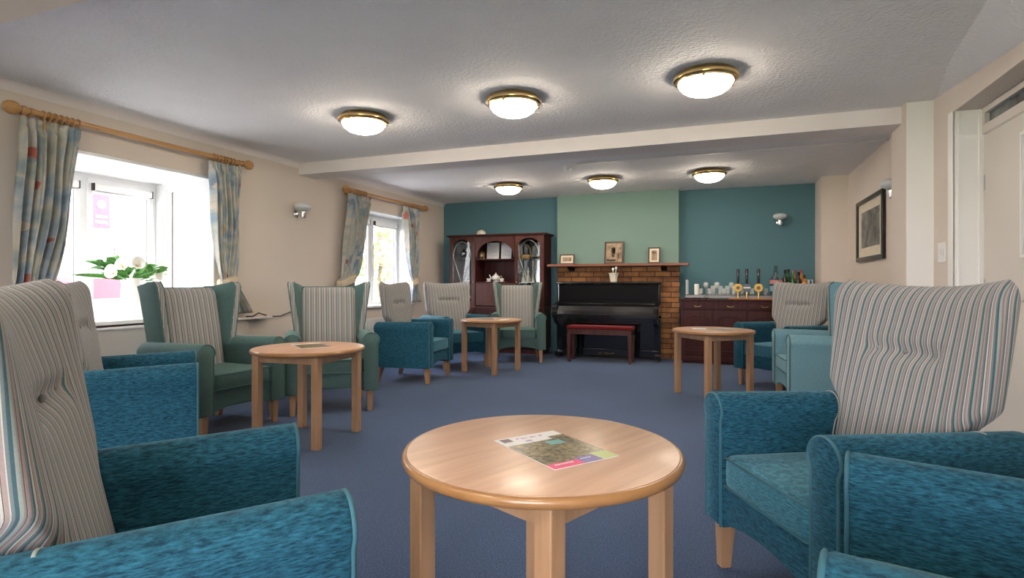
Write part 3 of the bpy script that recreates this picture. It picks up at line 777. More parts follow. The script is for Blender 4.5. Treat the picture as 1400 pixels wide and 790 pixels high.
def backrest(name, mat, parent, half, z0=.40, z1=1.085, ear=.03, buttons=True, bend=.02, rake=.27, th0=.125, ybase=.115):
    n = 112; T = 66; rings = []; arcs = []
    yf = lambda z: ybase+(z-z0)*rake
    for i in range(T):
        t = i/(T-1); w = half(t); z = z0+(z1-z0)*t
        # rounding towards the crown
        k = 1-max(0, (t-.90)/.10)**2.6*.10; dth = th0*(1-.25*t)*math.sqrt(max(.02, 1-max(0, (t-.88)/.12)**2.2))
        yc = yf(z)+th0*(1-.25*t)/2
        ring = []; arc = [0]*n; flat_y = []
        for q in range(n):
            a = -PI/2+2*PI*q/n; c, s = math.cos(a), math.sin(a)
            px = w*k*math.copysign(abs(c)**.42, c) if abs(c) > 1e-6 else 0.
            sy = math.copysign(abs(s)**.5, s); py = yc+dth/2*sy
            s2 = (px/max(w, .01))**2
            py -= bend*s2*(t**1.5)
            zz = z+ear*s2*max(0, (t-.5)/.5)**1.5
            flat_y.append(py)
            if s < 0:
                py -= .012*(1-s2)*math.sin(PI*min(1, t*1.05))
                if buttons:
                    for bx in (-.12, 0, .12):
                        dd = ((px-bx)**2+(zz-.862)**2); py += .019*math.exp(-dd/(2*.022**2))
                    py += .006*math.exp(-((zz-.862)**2)/(2*.013**2))*(1/(1+math.exp((abs(px)-.15)/.012)))
            ring.append((px, py, zz))
        for q in range(1, n//2+1): arc[q] = arc[q-1]+math.hypot(ring[q][0]-ring[q-1][0], flat_y[q]-flat_y[q-1])
        for q in range(1, n//2): arc[n-q] = -arc[q]
        if buttons:
            for q in range(n):
                if ring[q][1] < yc:
                    for bx in (-.12, 0, .12):
                        dx, dz = ring[q][0]-bx, ring[q][2]-.862; arc[q] += .35*dx*math.exp(-(dx*dx+dz*dz*.6)/(2*.026**2))
        rings.append(ring); arcs.append(arc)
    bm = bmesh.new(); uv = bm.loops.layers.uv.new('UVMap')
    vs = [[bm.verts.new(p) for p in r] for r in rings]
    def setuv(f, us):
        for l, u in zip(f.loops, us): l[uv].uv = u
    for i in range(T-1):
        for q in range(n):
            q2 = (q+1) % n
            f = bm.faces.new((vs[i][q], vs[i][q2], vs[i+1][q2], vs[i+1][q]))
            a0, a1 = arcs[i][q], arcs[i][q2]; b0, b1 = arcs[i+1][q], arcs[i+1][q2]
            if q2 == n//2+1: a1 = a0+.01; b1 = b0+.01
            setuv(f, [(a0, i/T), (a1, i/T), (b1, (i+1)/T), (b0, (i+1)/T)])
    # crown: strips between front and rear so the stripes run over the top
    top = vs[-1]; ta = arcs[-1]
    for q in range(n//2):
        a, b, c_, d_ = q, q+1, (n-q-1) % n, (n-q) % n
    for q in range(n//4):
        A, B = q, q+1; Cc, Dd = n//2-q-1, n//2-q
        try:
            f = bm.faces.new((top[A], top[B], top[Cc], top[Dd])); setuv(f, [(ta[A], 1), (ta[B], 1), (ta[B], 1), (ta[A], 1)])
        except ValueError: pass
        A2, B2 = (n-q) % n, n-q-1; C2, D2 = n//2+q+1, n//2+q
        try:
            f = bm.faces.new((top[B2], top[A2], top[D2], top[C2])); setuv(f, [(ta[B2], 1), (ta[A2], 1), (ta[A2], 1), (ta[B2], 1)])
        except ValueError: pass
    f = bm.faces.new(list(reversed(vs[0]))); 
    bmesh.ops.recalc_face_normals(bm, faces=bm.faces)
    me = bpy.data.meshes.new(name); bm.to_mesh(me); bm.free()
    for p in me.polygons: p.use_smooth = True
    me.materials.append(M[mat]); o = bpy.data.objects.new(name, me); C.objects.link(o); o.parent = parent
    if buttons:
        for bx in (-.12, 0, .12):
            mb = MB(); yb = yf(.862)+th0*.0-.012+.012
            mb.ball(bx, yb+.008, .862, .009, .006, .009, 12, 8); mb.build('button', 'button', o, 60)
    return o

def chair_common(t, fab, pip, zs=.45):
    for s in (-1, 1):
        a = arm_mesh(s).build('arm', fab, t, 45)
        arm_piping(s).build('piping', pip, a, 60)
        leg_mesh(s*.31, -.315, 0, -.006).build('leg', 'beech', t)
        leg_mesh(s*.29, .235, s*.004, .045).build('leg', 'beech', t)
    # front rail with an arched lower edge
    mb = MB(); n = 14; up = [(x, .335) for x in (-.256, .256)]
    lo = [(.256-.512*k/n, .178+.042*math.sin(PI*k/n)**.7) for k in range(n+1)]
    mb.prism(up+lo, -.345, -.30, 'Y'); mb.build('front_rail', fab, t)
    mb = MB(); mb.box(-.256, .256, .18, .28, .178, .60, .01); mb.build('rear_panel', fab, t)
    mb = MB(); mb.box(-.256, .256, -.30, .18, .20, .325); mb.build('seat_base', fab, t)
    c = cushion_mesh(-.252, .252, -.362, .15, zs-.115, zs, .018).build('seat_cushion', 'blue_seat_lit' if fab == 'blue' else fab, t, 50)
    y0 = -.362
    for z in (zs-.004, zs-.108):
        mb = MB(); mb.tube([(-.243, y0+.02, z), (-.235, y0+.004, z), (0, y0+.0, z), (.235, y0+.004, z), (.243, y0+.02, z)], .0045, 6)
        mb.build('piping', pip, c, 60)

def make_highback(label):
    """straight sided chair with a buttoned striped back"""
    t = thing('armchair', label, 'armchair')
    chair_common(t, 'blue', 'piping_blue')
    half = lambda z: .247+.078*sst((z-.33)/.16)+.030*max(0, (z-.45)/.55)
    b = backrest('backrest', 'stripe', t, half, rake=RAKE, th0=.135, ybase=YB0, bend=.075)
    for s in (-1, 1):
        pr = inset(arm_profile(s), -.0015)[10:-1]; pts = []
        for x, z in pr:
            if z < .45: continue
            y = YB0+RAKE*(z-.4)+.026-.012*sst((z-.5)/.12); pts.append((x, y, z-.012*(y+.36)/.7*(z > .5)))
        MB().tube(pts, .0042, 6).build('piping', 'piping_pale', b, 60)
    return t
def make_wing(label, fab='green'):
    """winged chair, striped inner back and striped wing edges"""
    t = thing('wing_armchair', label, 'armchair')
    chair_common(t, fab, 'piping_green')
    half = lambda z: .246-.006*z
    b = backrest('backrest', 'stripe', t, half, z1=1.055, ear=.0, buttons=False, bend=0., rake=.19, th0=.10, ybase=.11)
    yb = lambda z: .11+(z-.40)*.19
    mb = MB(); rings = []
    for z, w in ((.40, .255), (.66, .262), (.70, .28), (.9, .285), (1.02, .285), (1.05, .282), (1.062, .27)):
        y = yb(z)+.088
        rings.append([(-w, y, z), (w, y, z), (w, y+.055, z), (-w, y+.055, z)])
    mb.loft(rings); mb.build('outer_back', fab, t, 40)
    for s in (-1, 1):
        mb = MB(); rings = []; edge = []; e2 = []
        Z = [.60, .66, .72, .80, .90, 1.0, 1.06, 1.09, 1.105]
        for z in Z:
            k = (z-.60)/.505
            dep = (.085+.085*min(1, k*1.1))*(1 if z < 1.07 else (.93 if z < 1.1 else .80))
            y0 = yb(z)+.14; yf = yb(z)+.03-dep
            xi = .236; xf = .240+.066*k; th = .050 if z < 1.1 else .042; zb = z-.035*max(0, (z-1.0)/.105)
            rings.append([(s*xi, y0, zb), (s*xi, yb(z)+.03, zb), (s*xf, yf+.006, z), (s*(xf+.006), yf, z), (s*(xf+th), yf, z), (s*(xf+th+.006), yf+.008, z),
                          (s*(xf+th+.006), yf+.05, z), (s*(.290+.02*k), y0, zb)])
            edge.append([(s*(xf+.008), yf+.004, z), (s*(xf+.010), yf-.004, z), (s*(xf+th-.004), yf-.004, z), (s*(xf+th-.001), yf+.004, z)])
            e2.append((s*(xf+th+.003), yf, z))
        wg = mb.loft(rings).build('wing', fab, t, 50)
        mb = MB().loft(edge); o = mb.build('wing_border', 'stripe', wg, 50); uv_from(o, lambda c, p: (c.x*1.3, c.z)); o['label'] = 'striped wing border'
        for q in (0, .05): mb = MB(); mb.tube([(x-s*q, y, z) for x, y, z in e2], .0055, 6); mb.build('piping', 'piping_green', wg, 60)
    return t
def set_mat(root, frm, to):
    """own mesh copies in another colour"""
    for ch in root.children_recursive:
        if ch.data and ch.data.materials and ch.data.materials[0] == M[frm]:
            ch.data = ch.data.copy(); ch.data.materials[0] = M[to]
GB = 'blue high-backed armchairs'; GW = 'green winged armchairs'
def R(d): return math.radians(d)
hb = make_highback('blue armchair with striped buttoned back nearest the viewer at bottom left')
hb.location = (-1.20, .875, 0); hb.rotation_euler.z = R(141); hb['group'] = GB
for x, y, a, lb in ((-3.10, 2.12, 141, 'blue armchair with striped back standing before the near bay window, behind the nearest left chair'),
                    (-3.37, 5.63, 97, 'blue armchair seen side on before the far window, its outer arm facing the viewer'),
                    (-3.385, 6.735, 56, 'blue armchair facing the viewer beside the display cabinet, behind the side-on blue chair'),
                    (.60, 6.56, -45.6, 'blue armchair in front of the bar bottles, its striped back towards the right'),
                    (.421, 2.215, -61.5, 'large blue armchair on the right with its seat and buttoned back in full view'),
                    (.567, 1.23, -103, 'blue armchair at bottom right, nearest the viewer, mostly cut off by the frame')):
    dup(hb, (x, y, 0), R(a), lb, GB)
wg = make_wing('green winged armchair with striped back before the bay window, left of the left table')
wg.location = (-3.68, 3.20, 0); wg.rotation_euler.z = R(87); wg['group'] = GW
dup(wg, (-3.31, 4.13, 0), R(41.4), 'green winged armchair with striped back against the left wall, directly behind the left table', GW)
dup(wg, (-2.79, 7.56, 0), R(21.7), 'green winged armchair with striped back in front of the display cabinet, left of the piano', GW)
aq = dup(wg, (.80, 5.44, 0), R(-84), 'pale aqua winged armchair on the right, seen from the side in front of the bar', GW)
set_mat(aq, 'green', 'aqua')

# ------------------------------------------------------------------ round tables
def round_table(label):
    t = thing('round_table', label, 'table', (0, 0, 0), 0, 'round beech side tables')
    r = .385; zt = .642
    mb = MB(); mb.lathe([(0, zt-.03), (r-.012, zt-.03), (r-.004, zt-.026), (r, zt-.018), (r, zt-.010), (r-.004, zt-.003), (r-.010, zt-.0008), (r-.012, zt-.0015), (0, zt-.0015)], 96)
    tp = mb.build('table_edge', 'beech_edge', t, 50)
    mb = MB(); mb.lathe([(0, zt-.004), (r-.013, zt-.004), (r-.013, zt-.0004), (r-.0145, zt), (0, zt)], 96); mb.build('tabletop', 'beech_top', t, 50)
    q = .236
    for sx in (-1, 1):
        for sy in (-1, 1):
            mb = MB(); mb.box(sx*q-.026, sx*q+.026, sy*q-.026, sy*q+.026, 0, zt-.03, .006, 3); mb.build('leg', 'beech', t)
    for k in range(4):
        m = Matrix.Rotation(k*PI/2, 4, 'Z')
        mb = MB(); mb.box(-q+.024, q-.024, q-.012, q+.010, zt-.085, zt-.03, .002, mtx=m); mb.build('apron', 'beech', t)
    return t
rt = round_table('large round beech table in the foreground with the open magazine cover')
TB = [(-.4836, 1.5044, 20.83+45, 'round beech table in the foreground with a brochure on top'),
      (-2.7712, 3.2253, 48.9+45, 'round beech table on the left between the two green winged chairs'),
      (-2.735, 6.46, 29.4+45, 'round beech table in the middle distance before the display cabinet'),
      (-.1225, 5.8274, -6+45, 'round beech table on the right in front of the bar')]
for i, (x, y, a, lb) in enumerate(TB):
    if i == 0: rt.location = (x, y, 0); rt.rotation_euler.z = R(a); rt['label'] = lb
    else: dup(rt, (x, y, 0), R(a), lb)
# brochure on the near table
ZT = .6425
P = [Vector(p) for p in ((-.6325, 1.4924), (-.5010, 1.6651), (-.2666, 1.4971), (-.3794, 1.3159))]
ux = (P[1]-P[0]).normalized(); uy = Vector((ux.y, -ux.x))       # ux across the page, uy down the page
ang = math.atan2(ux.y, ux.x)
cen = (P[0]+P[1]+P[2]+P[3])/4
W2, H2 = .105, .1485
t = thing('brochure', 'brochure with a garden photo and pink, purple and lime boxes on the foreground table', 'brochure', (cen.x, cen.y, ZT), ang)
# local: x across, y up the page
mb = MB(); mb.box(-W2, W2, -H2, H2, 0, .002); mb.build('cover', 'paper', t)
def flat(nm, mat, x0, x1, y0, y1, z=.0024, par=None):
    mb = MB(); mb.box(-W2+x0, -W2+x1, H2-y1, H2-y0, .0018, z); return mb.build(nm, mat, par or t)
flat('cover_photo', 'photo_garden', 0, .21, .075, .262)
flat('photo_strip', 'photo_garden', .155, .21, .048, .08)
flat('pool_highlight', plain('turquoise print', (.12, .42, .42), .4), .115, .165, .09, .125, .0026)
flat('pink_box', plain('pink print', (.80, .05, .20), .4), 0, .095, .262, .297, .0026)
flat('purple_box', plain('violet print', (.20, .16, .42), .4), .095, .155, .25, .297, .0026)
flat('lime_box', plain('lime print', (.52, .60, .25), .4), .155, .21, .24, .297, .0026)
flat('emblem', plain('dark plum print', (.10, .05, .07), .4), .012, .042, .010, .040, .0026)
mb = MB(); rnd = random.Random(5); mb2 = MB()
for k in range(6):   # illegible spaced capitals of the title, drawn as letter strokes
    x = .062+k*.0155; y = .020
    for (a, b, c, d2) in [((0, 0, .0018, .011),), ((0, 0, .0018, .011), (.0065, 0, .0018, .011), (0, .0095, .0083, .0018)),][k % 2]:
        mb.box(-W2+x+a, -W2+x+a+c, H2-y-b-d2, H2-y-b, .0018, .0026)
mb.box(-W2+.062, -W2+.072, H2-.0225, H2-.0205, .0018, .0026)
mb.build('title_lettering', plain('magenta lettering', (.55, .06, .28), .4), t)
mb2.box(-W2+.075, -W2+.095, H2-.062, H2-.050, .0018, .0026); mb2.build('small_mark', 'grey_print', t)
mb = MB()
for k in range(7): mb.box(-W2+.018+k*.0085, -W2+.023+k*.0085, H2-.277, H2-.270, .0024, .0030)
for k in range(4): mb.box(-W2+.105+k*.009, -W2+.110+k*.009, H2-.268, H2-.263, .0024, .0030)
mb.build('box_lettering', 'paper', t)
def leaflet(x, y, a, w, h, mat, label):
    t = thing('magazine', label, 'magazine', (x, y, ZT), R(a))
    mb = MB(); mb.box(-w/2, w/2, -h/2, h/2, 0, .003); mb.build('pages', 'paper', t)
    mb = MB(); mb.box(-w/2+.004, w/2-.004, -h/2+.004, h/2-.05, .0028, .0036); mb.build('cover_photo', mat, t)
leaflet(-2.80, 3.28, 55, .21, .297, 'photo_garden', 'dark covered magazine on the left round table')
leaflet(-2.80, 6.45, 20, .21, .28, 'photo_garden', 'dark covered magazine on the middle distance table')
leaflet(-2.55, 6.42, 5, .10, .16, 'paper', 'small white leaflet on the middle distance table')
leaflet(-.25, 5.86, 10, .13, .18, 'paper', 'small white leaflet at the left of the right hand table')
leaflet(-.05, 5.80, -25, .21, .29, 'photo_sepia', 'brown covered magazine on the right hand table')

# ------------------------------------------------------------------ display cabinet
X0, X1 = -4.18, -2.585; YC = 8.15
t = thing('display_cabinet', 'dark mahogany display cabinet with arched glass doors against the teal wall', 'cabinet', ((X0+X1)/2, YC, 0))
hw = (X1-X0)/2; s1 = .245; dU = .39       # s1: half width of the centre bay
def arch_panel(x0, x1, z0, z1, xa0, xa1, za0, zs, rise, y0, y1, n=16):
    """board with an arched opening: returns MB"""
    mb = MB()
    mb.box(x0, xa0, y0, y1, z0, z1); mb.box(xa1, x1, y0, y1, z0, z1)
    if za0 > z0: mb.box(xa0, xa1, y0, y1, z0, za0)
    xc = (xa0+xa1)/2; rx = (xa1-xa0)/2
    for k in range(n):
        a0, a1 = PI*k/n, PI*(k+1)/n
        p = [(xc+rx*math.cos(a), zs+rise*math.sin(a)) for a in (a0, a1)]
        mb.prism([(p[0][0], p[0][1]), (p[0][0], z1), (p[1][0], z1), (p[1][0], p[1][1])], y0, y1, 'Y')
    return mb
xL, xR = -hw+.44, hw-.48
mb = MB(); mb.box(-hw+.005, hw-.005, .0, dU-.01, .08, .70, .004); mb.box(-hw-.005, hw+.005, -.03, dU, .695, .72, .006); mb.box(-hw+.03, hw-.03, .03, dU-.02, 0, .08)
mb.build('base_carcass', 'mahogany_mid', t)
mb = MB()
for x in (-hw+.008, xL, xR, hw-.026): mb.box(x, x+.018, .02, dU, .70, 1.82)
mb.box(-hw, hw, dU-.02, dU-.005, .70, 1.82); mb.box(-hw, hw, .02, dU, 1.80, 1.82)
mb.box(xL+.018, xR, .02, dU-.02, 1.09, 1.108); mb.box(xL+.018, xR, .04, dU-.02, 1.455, 1.47)
mb.build('upper_carcass', 'mahogany', t)
mb = MB(); mb.box(-hw-.03, hw+.03, -.02, dU, 1.82, 1.836, .004); mb.box(-hw-.045, hw+.045, -.035, dU+.0, 1.836, 1.856, .006); mb.build('cornice', 'mahogany', t)
mb = arch_panel(xL+.018, xR, 1.50, 1.82, xL+.045, xR-.02, 1.50, 1.53, .22, .0, .022); mb.build('arch_fascia', 'mahogany_mid', t)
for (a, b, nm) in ((-hw, xL+.009, 'L'), (xR+.009, hw, 'R')):
    w = .055
    mb = arch_panel(a, b, .72, 1.82, a+w, b-w-.01, .80, 1.66, .125, -.002, .020); dr = mb.build('glass_door', 'mahogany_mid', t)
    mb = MB(); mb.box(a+w-.01, b-w, .008, .012, .78, 1.795); mb.build('pane', 'cabinet_glass', dr)
    xc = (a+b-.01)/2; rx = (b-a)/2-w-.005
    mb = MB(); mb.tube([(xc+rx*.93*math.cos(u), .004, 1.50+.25*math.sin(u)) for u in [PI*k/14 for k in range(15)]], .004, 6)
    mb.tube([(xc-rx*.93, .004, 1.5), (xc-.02, .004, 1.12), (xc-rx*.93, .004, .85)], .004, 6); mb.tube([(xc+rx*.93, .004, 1.5), (xc+.02, .004, 1.12), (xc+rx*.93, .004, .85)], .004, 6)
    mb.build('leaded_tracery', 'steel', dr)
    mb = MB(); mb.box(a+.02, b-.02, dU-.030, dU-.021, .73, 1.79); mb.build('mirror_back', 'mirror', t)
    mb = MB()
    for z in (1.09, 1.455): mb.box(a+.02, b-.02, .05, dU-.03, z, z+.006)
    mb.build('glass_shelf', 'cabinet_glass', t)
    mb = MB(); mb.ball(b-.03 if nm == 'L' else a+.035, -.014, 1.1, .011); mb.build('knob', 'brass', dr, 60)
mb = MB(); mb.box(xL+.022, xR-.004, -.002, .018, .735, 1.086, .004); fp = mb.build('drop_front', 'mahogany_mid', t)
mb = MB(); mb.tube([(.02, -.004, 1.03), (.02, -.02, 1.02), (.08, -.02, 1.02), (.08, -.004, 1.03)], .004); mb.ball(.0, -.008, 1.0, .009); mb.build('handle', 'brass', fp, 60)
for i, (a, b) in enumerate(((-hw+.02, xL), (xL+.02, xR-.0), (xR+.02, hw-.02))):
    mb = MB(); mb.box(a+.005, b-.005, -.022, .0, .56, .685, .006); dw = mb.build('drawer', 'mahogany', t)
    mb = MB()
    for q in (-.06, .06): mb.ball((a+b)/2+q, -.03, .62, .010)
    mb.tube([((a+b)/2-.06, -.034, .615), ((a+b)/2, -.036, .595), ((a+b)/2+.06, -.034, .615)], .003); mb.build('handle', 'brass', dw, 60)
    mb = MB(); mb.box(a+.005, b-.005, -.022, .0, .10, .545, .006); mb.box(a+.06, b-.06, -.028, -.02, .16, .49, .006); cd = mb.build('door', 'mahogany', t)
    mb = MB(); mb.ball(b-.04, -.032, .34, .011); mb.build('knob', 'brass', cd, 60)
cx = (X0+X1)/2
def at(x, y, z): return (x, y, z)
def px(u, Y):
    """world x of image column u on the vertical plane y=Y (used to read positions off the photograph)"""
    tt = (u-700)/770.; A = math.atan(293/770.); return Y*(-math.sin(A)+tt*math.cos(A))/(math.cos(A)+tt*math.sin(A))
# certificates, clock, tea things
for u0, u1, lb in ((665.5, 682, 'white printed certificate on the cabinet shelf, left of the pair'), (685, 699, 'white printed certificate on the cabinet shelf, right of the pair')):
    yy = 8.42; xa, xb = px(u0, yy), px(u1, yy)
    t2 = thing('certificate', lb, 'certificate', ((xa+xb)/2, yy, 1.4705), 0, 'certificates on the cabinet shelf')
    w = (xb-xa)/2; mb = MB(); mb.box(-w, w, -.004, .004, 0, .275, mtx=Matrix.Rotation(R(-6), 4, 'X')); sh = mb.build('sheet', 'paper', t2)
    mb = MB()
    for k in range(9): mb.box(-w*.75, w*(.7 if k % 3 else .3), -.006, -.004, .225-k*.021, .229-k*.021, mtx=Matrix.Rotation(R(-6), 4, 'X'))
    mb.lathe([(0, -.0055), (.016, -.0055), (.016, -.004), (0, -.004)], 14, -w*.6, 0, .248, 'Y'); mb.build('print', 'grey_print', sh)
t2 = thing('carriage_clock', 'small gold mantel clock on the cabinet shelf left of the certificates', 'clock', (px(659.5, 8.35), 8.35, 1.4705))
mb = MB(); mb.box(-.035, .035, -.025, .025, 0, .018, .004); mb.box(-.03, .03, -.02, .02, .095, .108, .004)
for sx in (-1, 1):
    for sy in (-1, 1): mb.box(sx*.026-.004, sx*.026+.004, sy*.017-.004, sy*.017+.004, .018, .095)
mb.tube([(-.02, 0, .108), (-.018, 0, .128), (.018, 0, .128), (.02, 0, .108)], .003); mb.build('case', 'gold', t2)
mb = MB(); mb.lathe([(0, -.021), (.022, -.021), (.022, -.016), (0, -.016)], 20, 0, 0, .065, 'Y'); mb.build('dial', 'cream_china', t2)
t2 = thing('teapot', 'white and gilt china teapot in the cabinet alcove', 'teapot', (px(678, 8.33), 8.33, 1.1085))
mb = MB(); mb.lathe([(0, 0), (.045, 0), (.04, .012), (.062, .035), (.07, .06), (.06, .09), (.035, .105), (0, .108)], 24); pb = mb.build('body', 'white_china', t2, 50)
mb = MB(); mb.lathe([(.034, .104), (.03, .116), (.012, .126), (.006, .132), (.012, .142), (0, .15)], 18); mb.build('lid', 'white_china', t2, 50)
mb = MB(); mb.tube([(-.055, 0, .05), (-.09, 0, .065), (-.105, 0, .10), (-.115, 0, .115)], [.014, .011, .008, .007]); mb.build('spout', 'white_china', t2, 60)
mb = MB(); mb.tube([(.055, 0, .085), (.095, 0, .095), (.105, 0, .065), (.085, 0, .035), (.06, 0, .03)], .006); mb.build('handle', 'gold', t2, 60)
for u, lb in ((668.5, 'small white china cup left of the teapot'), (686, 'small white china cup right of the teapot')):
    yy = 8.215
    t2 = thing('teacup', lb, 'cup', (px(u, yy), yy, 1.1085), 0, 'teacups in the cabinet')
    mb = MB(); mb.lathe([(0, .002), (.05, .004), (.052, .009), (.02, .006), (0, .006)], 20); mb.build('saucer', 'white_china', t2, 50)
    mb = MB(); mb.lathe([(0, .008), (.02, .008), (.034, .03), (.038, .055), (.035, .055), (.03, .03), (0, .014)], 20); mb.build('cup', 'white_china', t2, 50)
t2 = thing('china_bowl', 'upturned cream bowl standing on top of the display cabinet', 'bowl', (px(658, 8.3), 8.3, 1.8565))
mb = MB(); mb.lathe([(.072, 0), (.078, .02), (.066, .06), (.045, .078), (.02, .082), (.02, .088), (0, .088)], 24); mb.build('bowl', 'cream_china', t2, 50)
t2 = thing('woven_basket', 'small brown oval basket inside the right glass door of the cabinet', 'basket', (px(718.5, 8.3), 8.3, 1.4615))
mb = MB(); mb.lathe([(0, 0), (.07, 0), (.10, .04), (.095, .065), (.085, .065), (.08, .03), (0, .01)], 24, wob=lambda a, z: 1+.02*math.sin(22*a)); mb.build('basket', plain('wicker', (.50, .30, .13), .7), t2, 50)
mb = MB(); mb.tube([(.09*math.cos(a), 0, .055+.18*math.sin(a)) for a in [PI*k/12 for k in range(13)]], .005); mb.build('handle', plain('wicker handle', (.50, .30, .13), .7), t2, 60)
def figurine(x, y, z, label, s=1.):
    t2 = thing('china_figurine', label, 'figurine', (x, y, z), 0, 'china figurines in the cabinet')
    mb = MB(); mb.lathe([(0, 0), (.035*s, 0), (.035*s, .01*s), (.028*s, .02*s), (.018*s, .08*s), (.010*s, .10*s), (.016*s, .125*s), (.017*s, .135*s), (.007*s, .15*s), (.011*s, .16*s), (.010*s, .175*s), (0, .182*s)], 18,
                        wob=lambda a, q: 1+.12*math.sin(5*a)*(q < .09*s)); mb.build('figure', 'cream_china', t2, 50)
figurine(px(715, 8.27), 8.27, 1.0965, 'cream china figurine at the left inside the right glass door', 1.)
figurine(px(722, 8.37), 8.37, 1.0965, 'taller cream china figurine inside the right glass door', 1.35)
figurine(px(729, 8.28), 8.28, 1.0965, 'cream china figurine at the right inside the right glass door', .9)
t2 = thing('silver_urn', 'silver lidded urn inside the left glass door of the cabinet', 'urn', (px(634, 8.3), 8.3, 1.4615))
mb = MB(); mb.lathe([(0, 0), (.04, 0), (.02, .02), (.015, .04), (.05, .07), (.06, .11), (.045, .14), (.02, .155), (.01, .17), (0, .185)], 24); mb.build('body', 'chrome', t2, 50)

# ------------------------------------------------------------------ fireplace, mantel, pictures
t = thing('brick_surround', 'orange brown brick fireplace surround behind the piano', 'fireplace', (-1.527, 8.34, 0))
mb = MB(); mb.box(-.905, .905, 0, .058, 0, 1.335); mb.build('brickwork', 'brick', t)
t = thing('mantel_shelf', 'long red brown wooden mantel shelf on the brick surround', 'shelf', (-1.51, 8.14, 1.337))
mb = MB(); mb.box(-1.02, 1.02, 0, .259, 0, .036, .005); mb.build('board', 'mantel', t)
for u in (781, 840, 908):
    x = px(u, 8.3)+1.51; mb = MB(); mb.prism([(.06, 0), (.198, 0), (.198, -.07), (.16, -.06)], x-.04, x+.04, 'X'); mb.build('bracket', 'black_matt', t)
def photo_frame(u0, u1, h, land, label, fm, mount):
    yy = 8.29; xa, xb = px(u0, yy), px(u1, yy); w = (xb-xa)/2
    t = thing('photo_frame', label, 'picture', ((xa+xb)/2, yy, 1.374), 0, 'framed photographs on the mantel')
    rot = Matrix.Rotation(R(-9), 4, 'X'); f = .018 if mount else .026
    mb = MB()
    for a, b, c, d in ((-w, w, 0, f), (-w, w, h-f, h), (-w, -w+f, f, h-f), (w-f, w, f, h-f)): mb.box(a, b, -.008, .010, c, d, .003, mtx=rot)
    mb.box(-w+.004, w-.004, .004, .009, .004, h-.004, mtx=rot); mb.build('frame', fm, t)
    mb = MB(); mb.box(-w+f-.003, w-f+.003, 0, .004, f-.003, h-f+.003, mtx=rot); mb.build('mount', 'mount', t)
    m = .028 if mount else .002
    mb = MB(); mb.box(-w+f+m, w-f-m, -.0015, .0, f+m, h-f-m, mtx=rot); mb.build('photograph', 'photo_sepia', t)
    if not mount:   # a standing tree-like figure with low ground in front
        mb = MB(); xx = -.01; mb.lathe([(0, -.003), (.028, -.003), (.028, -.0015), (0, -.0015)], 16, xx, .0, h*.62, 'Y', wob=lambda a, z: 1+.6*abs(math.cos(a))+.1*math.sin(5*a))
        mb.box(xx-.022, xx+.022, -.003, -.0015, h*.30, h*.60); mb.box(-w+.03, w*.2, -.003, -.0015, .035, h*.2); mb.box(w*.4, w*.55, -.003, -.0015, h*.25, h*.45)
        bmesh.ops.transform(mb.bm, matrix=rot, verts=mb.bm.verts); mb.build('figure', 'sepia_dark', t)
    mb = MB(); mb.box(-.02, .02, .012, .016, 0.0, h*.7, mtx=Matrix.Translation((0, .055, 0)) @ Matrix.Rotation(R(16), 4, 'X')); mb.build('strut', 'black_matt', t)
photo_frame(765, 785, .155, True, 'small landscape sepia photo in a brown frame at the left end of the mantel', 'frame_brown', True)
photo_frame(826, 852, .335, False, 'largest sepia photo in a dark frame at the middle of the mantel', 'frame_brown', False)
photo_frame(886, 902.5, .235, False, 'small upright sepia photo in a brown frame on the right of the mantel', 'frame_brown', True)

# ------------------------------------------------------------------ piano and bench
xa, xb = -2.335, -.845
t = thing('upright_piano', 'black lacquered upright piano with closed lid before the brick fireplace', 'piano', ((xa+xb)/2, 8.0, 0))
w = (xb-xa)/2
mb = MB()
for s in (-1, 1): mb.box(s*w-.03*(s > 0), s*w+.03*(s < 0), -.005, .33, .04, 1.08, .006)
mb.box(-w+.03, w-.03, .04, .33, .10, 1.07); mb.build('case', 'black', t)
mb = MB(); mb.box(-w-.012, w+.012, -.02, .335, 1.08, 1.103, .007); mb.build('top_lid', 'black', t)
mb = MB(); mb.box(-w+.032, w-.032, .0, .022, .80, 1.07, .004); mb.box(-w+.09, w-.09, -.004, .004, .85, 1.03, .004); mb.build('upper_panel', 'black_satin', t)
mb = MB(); mb.box(-w+.032, w-.032, .012, .03, .15, .60, .004); mb.box(-w+.08, w-.08, .006, .014, .20, .55, .004); mb.build('lower_panel', 'black', t)
mb = MB(); mb.box(-w, w, -.265, .03, .60, .655, .008); mb.build('key_bed', 'black', t)
for s in (-1, 1):
    mb = MB(); x = s*(w-.035); pr = [(.03, .60), (.03, .83), (-.10, .80), (-.22, .775), (-.262, .74), (-.262, .60)]
    mb.prism(pr, x-.035, x+.035, 'X'); mb.build('key_cheek', 'black', t)
    mb = MB(); pr = [(.02, .60), (-.25, .60), (-.22, .54), (-.08, .48), (-.02, .36), (.0, .10), (.02, .10)]
    mb.prism(pr, s*(w-.05)-.028, s*(w-.05)+.028, 'X'); mb.build('side_scroll', 'black', t)
    mb = MB(); mb.box(s*(w-.035)-.04, s*(w-.035)+.04, -.10, .32, .03, .10, .006); tb = mb.build('toe_block', 'black', t)
    mb = MB(); mb.lathe([(0, -.012), (.017, -.012), (.017, .012), (0, .012)], 14, s*(w-.035), -.06, .018, 'X'); mb.build('castor', 'brass', tb, 40)
mb = MB(); mb.box(-w+.07, w-.07, .0, .01, .70, .80, .002); pr = [(.0, .805), (.012, .80), (-.18, .765), (-.235, .70), (-.24, .655), (-.225, .66), (-.17, .75), (-.0, .79)]
mb.prism(pr, -w+.072, w-.072, 'X'); mb.build('fallboard', 'black', t)
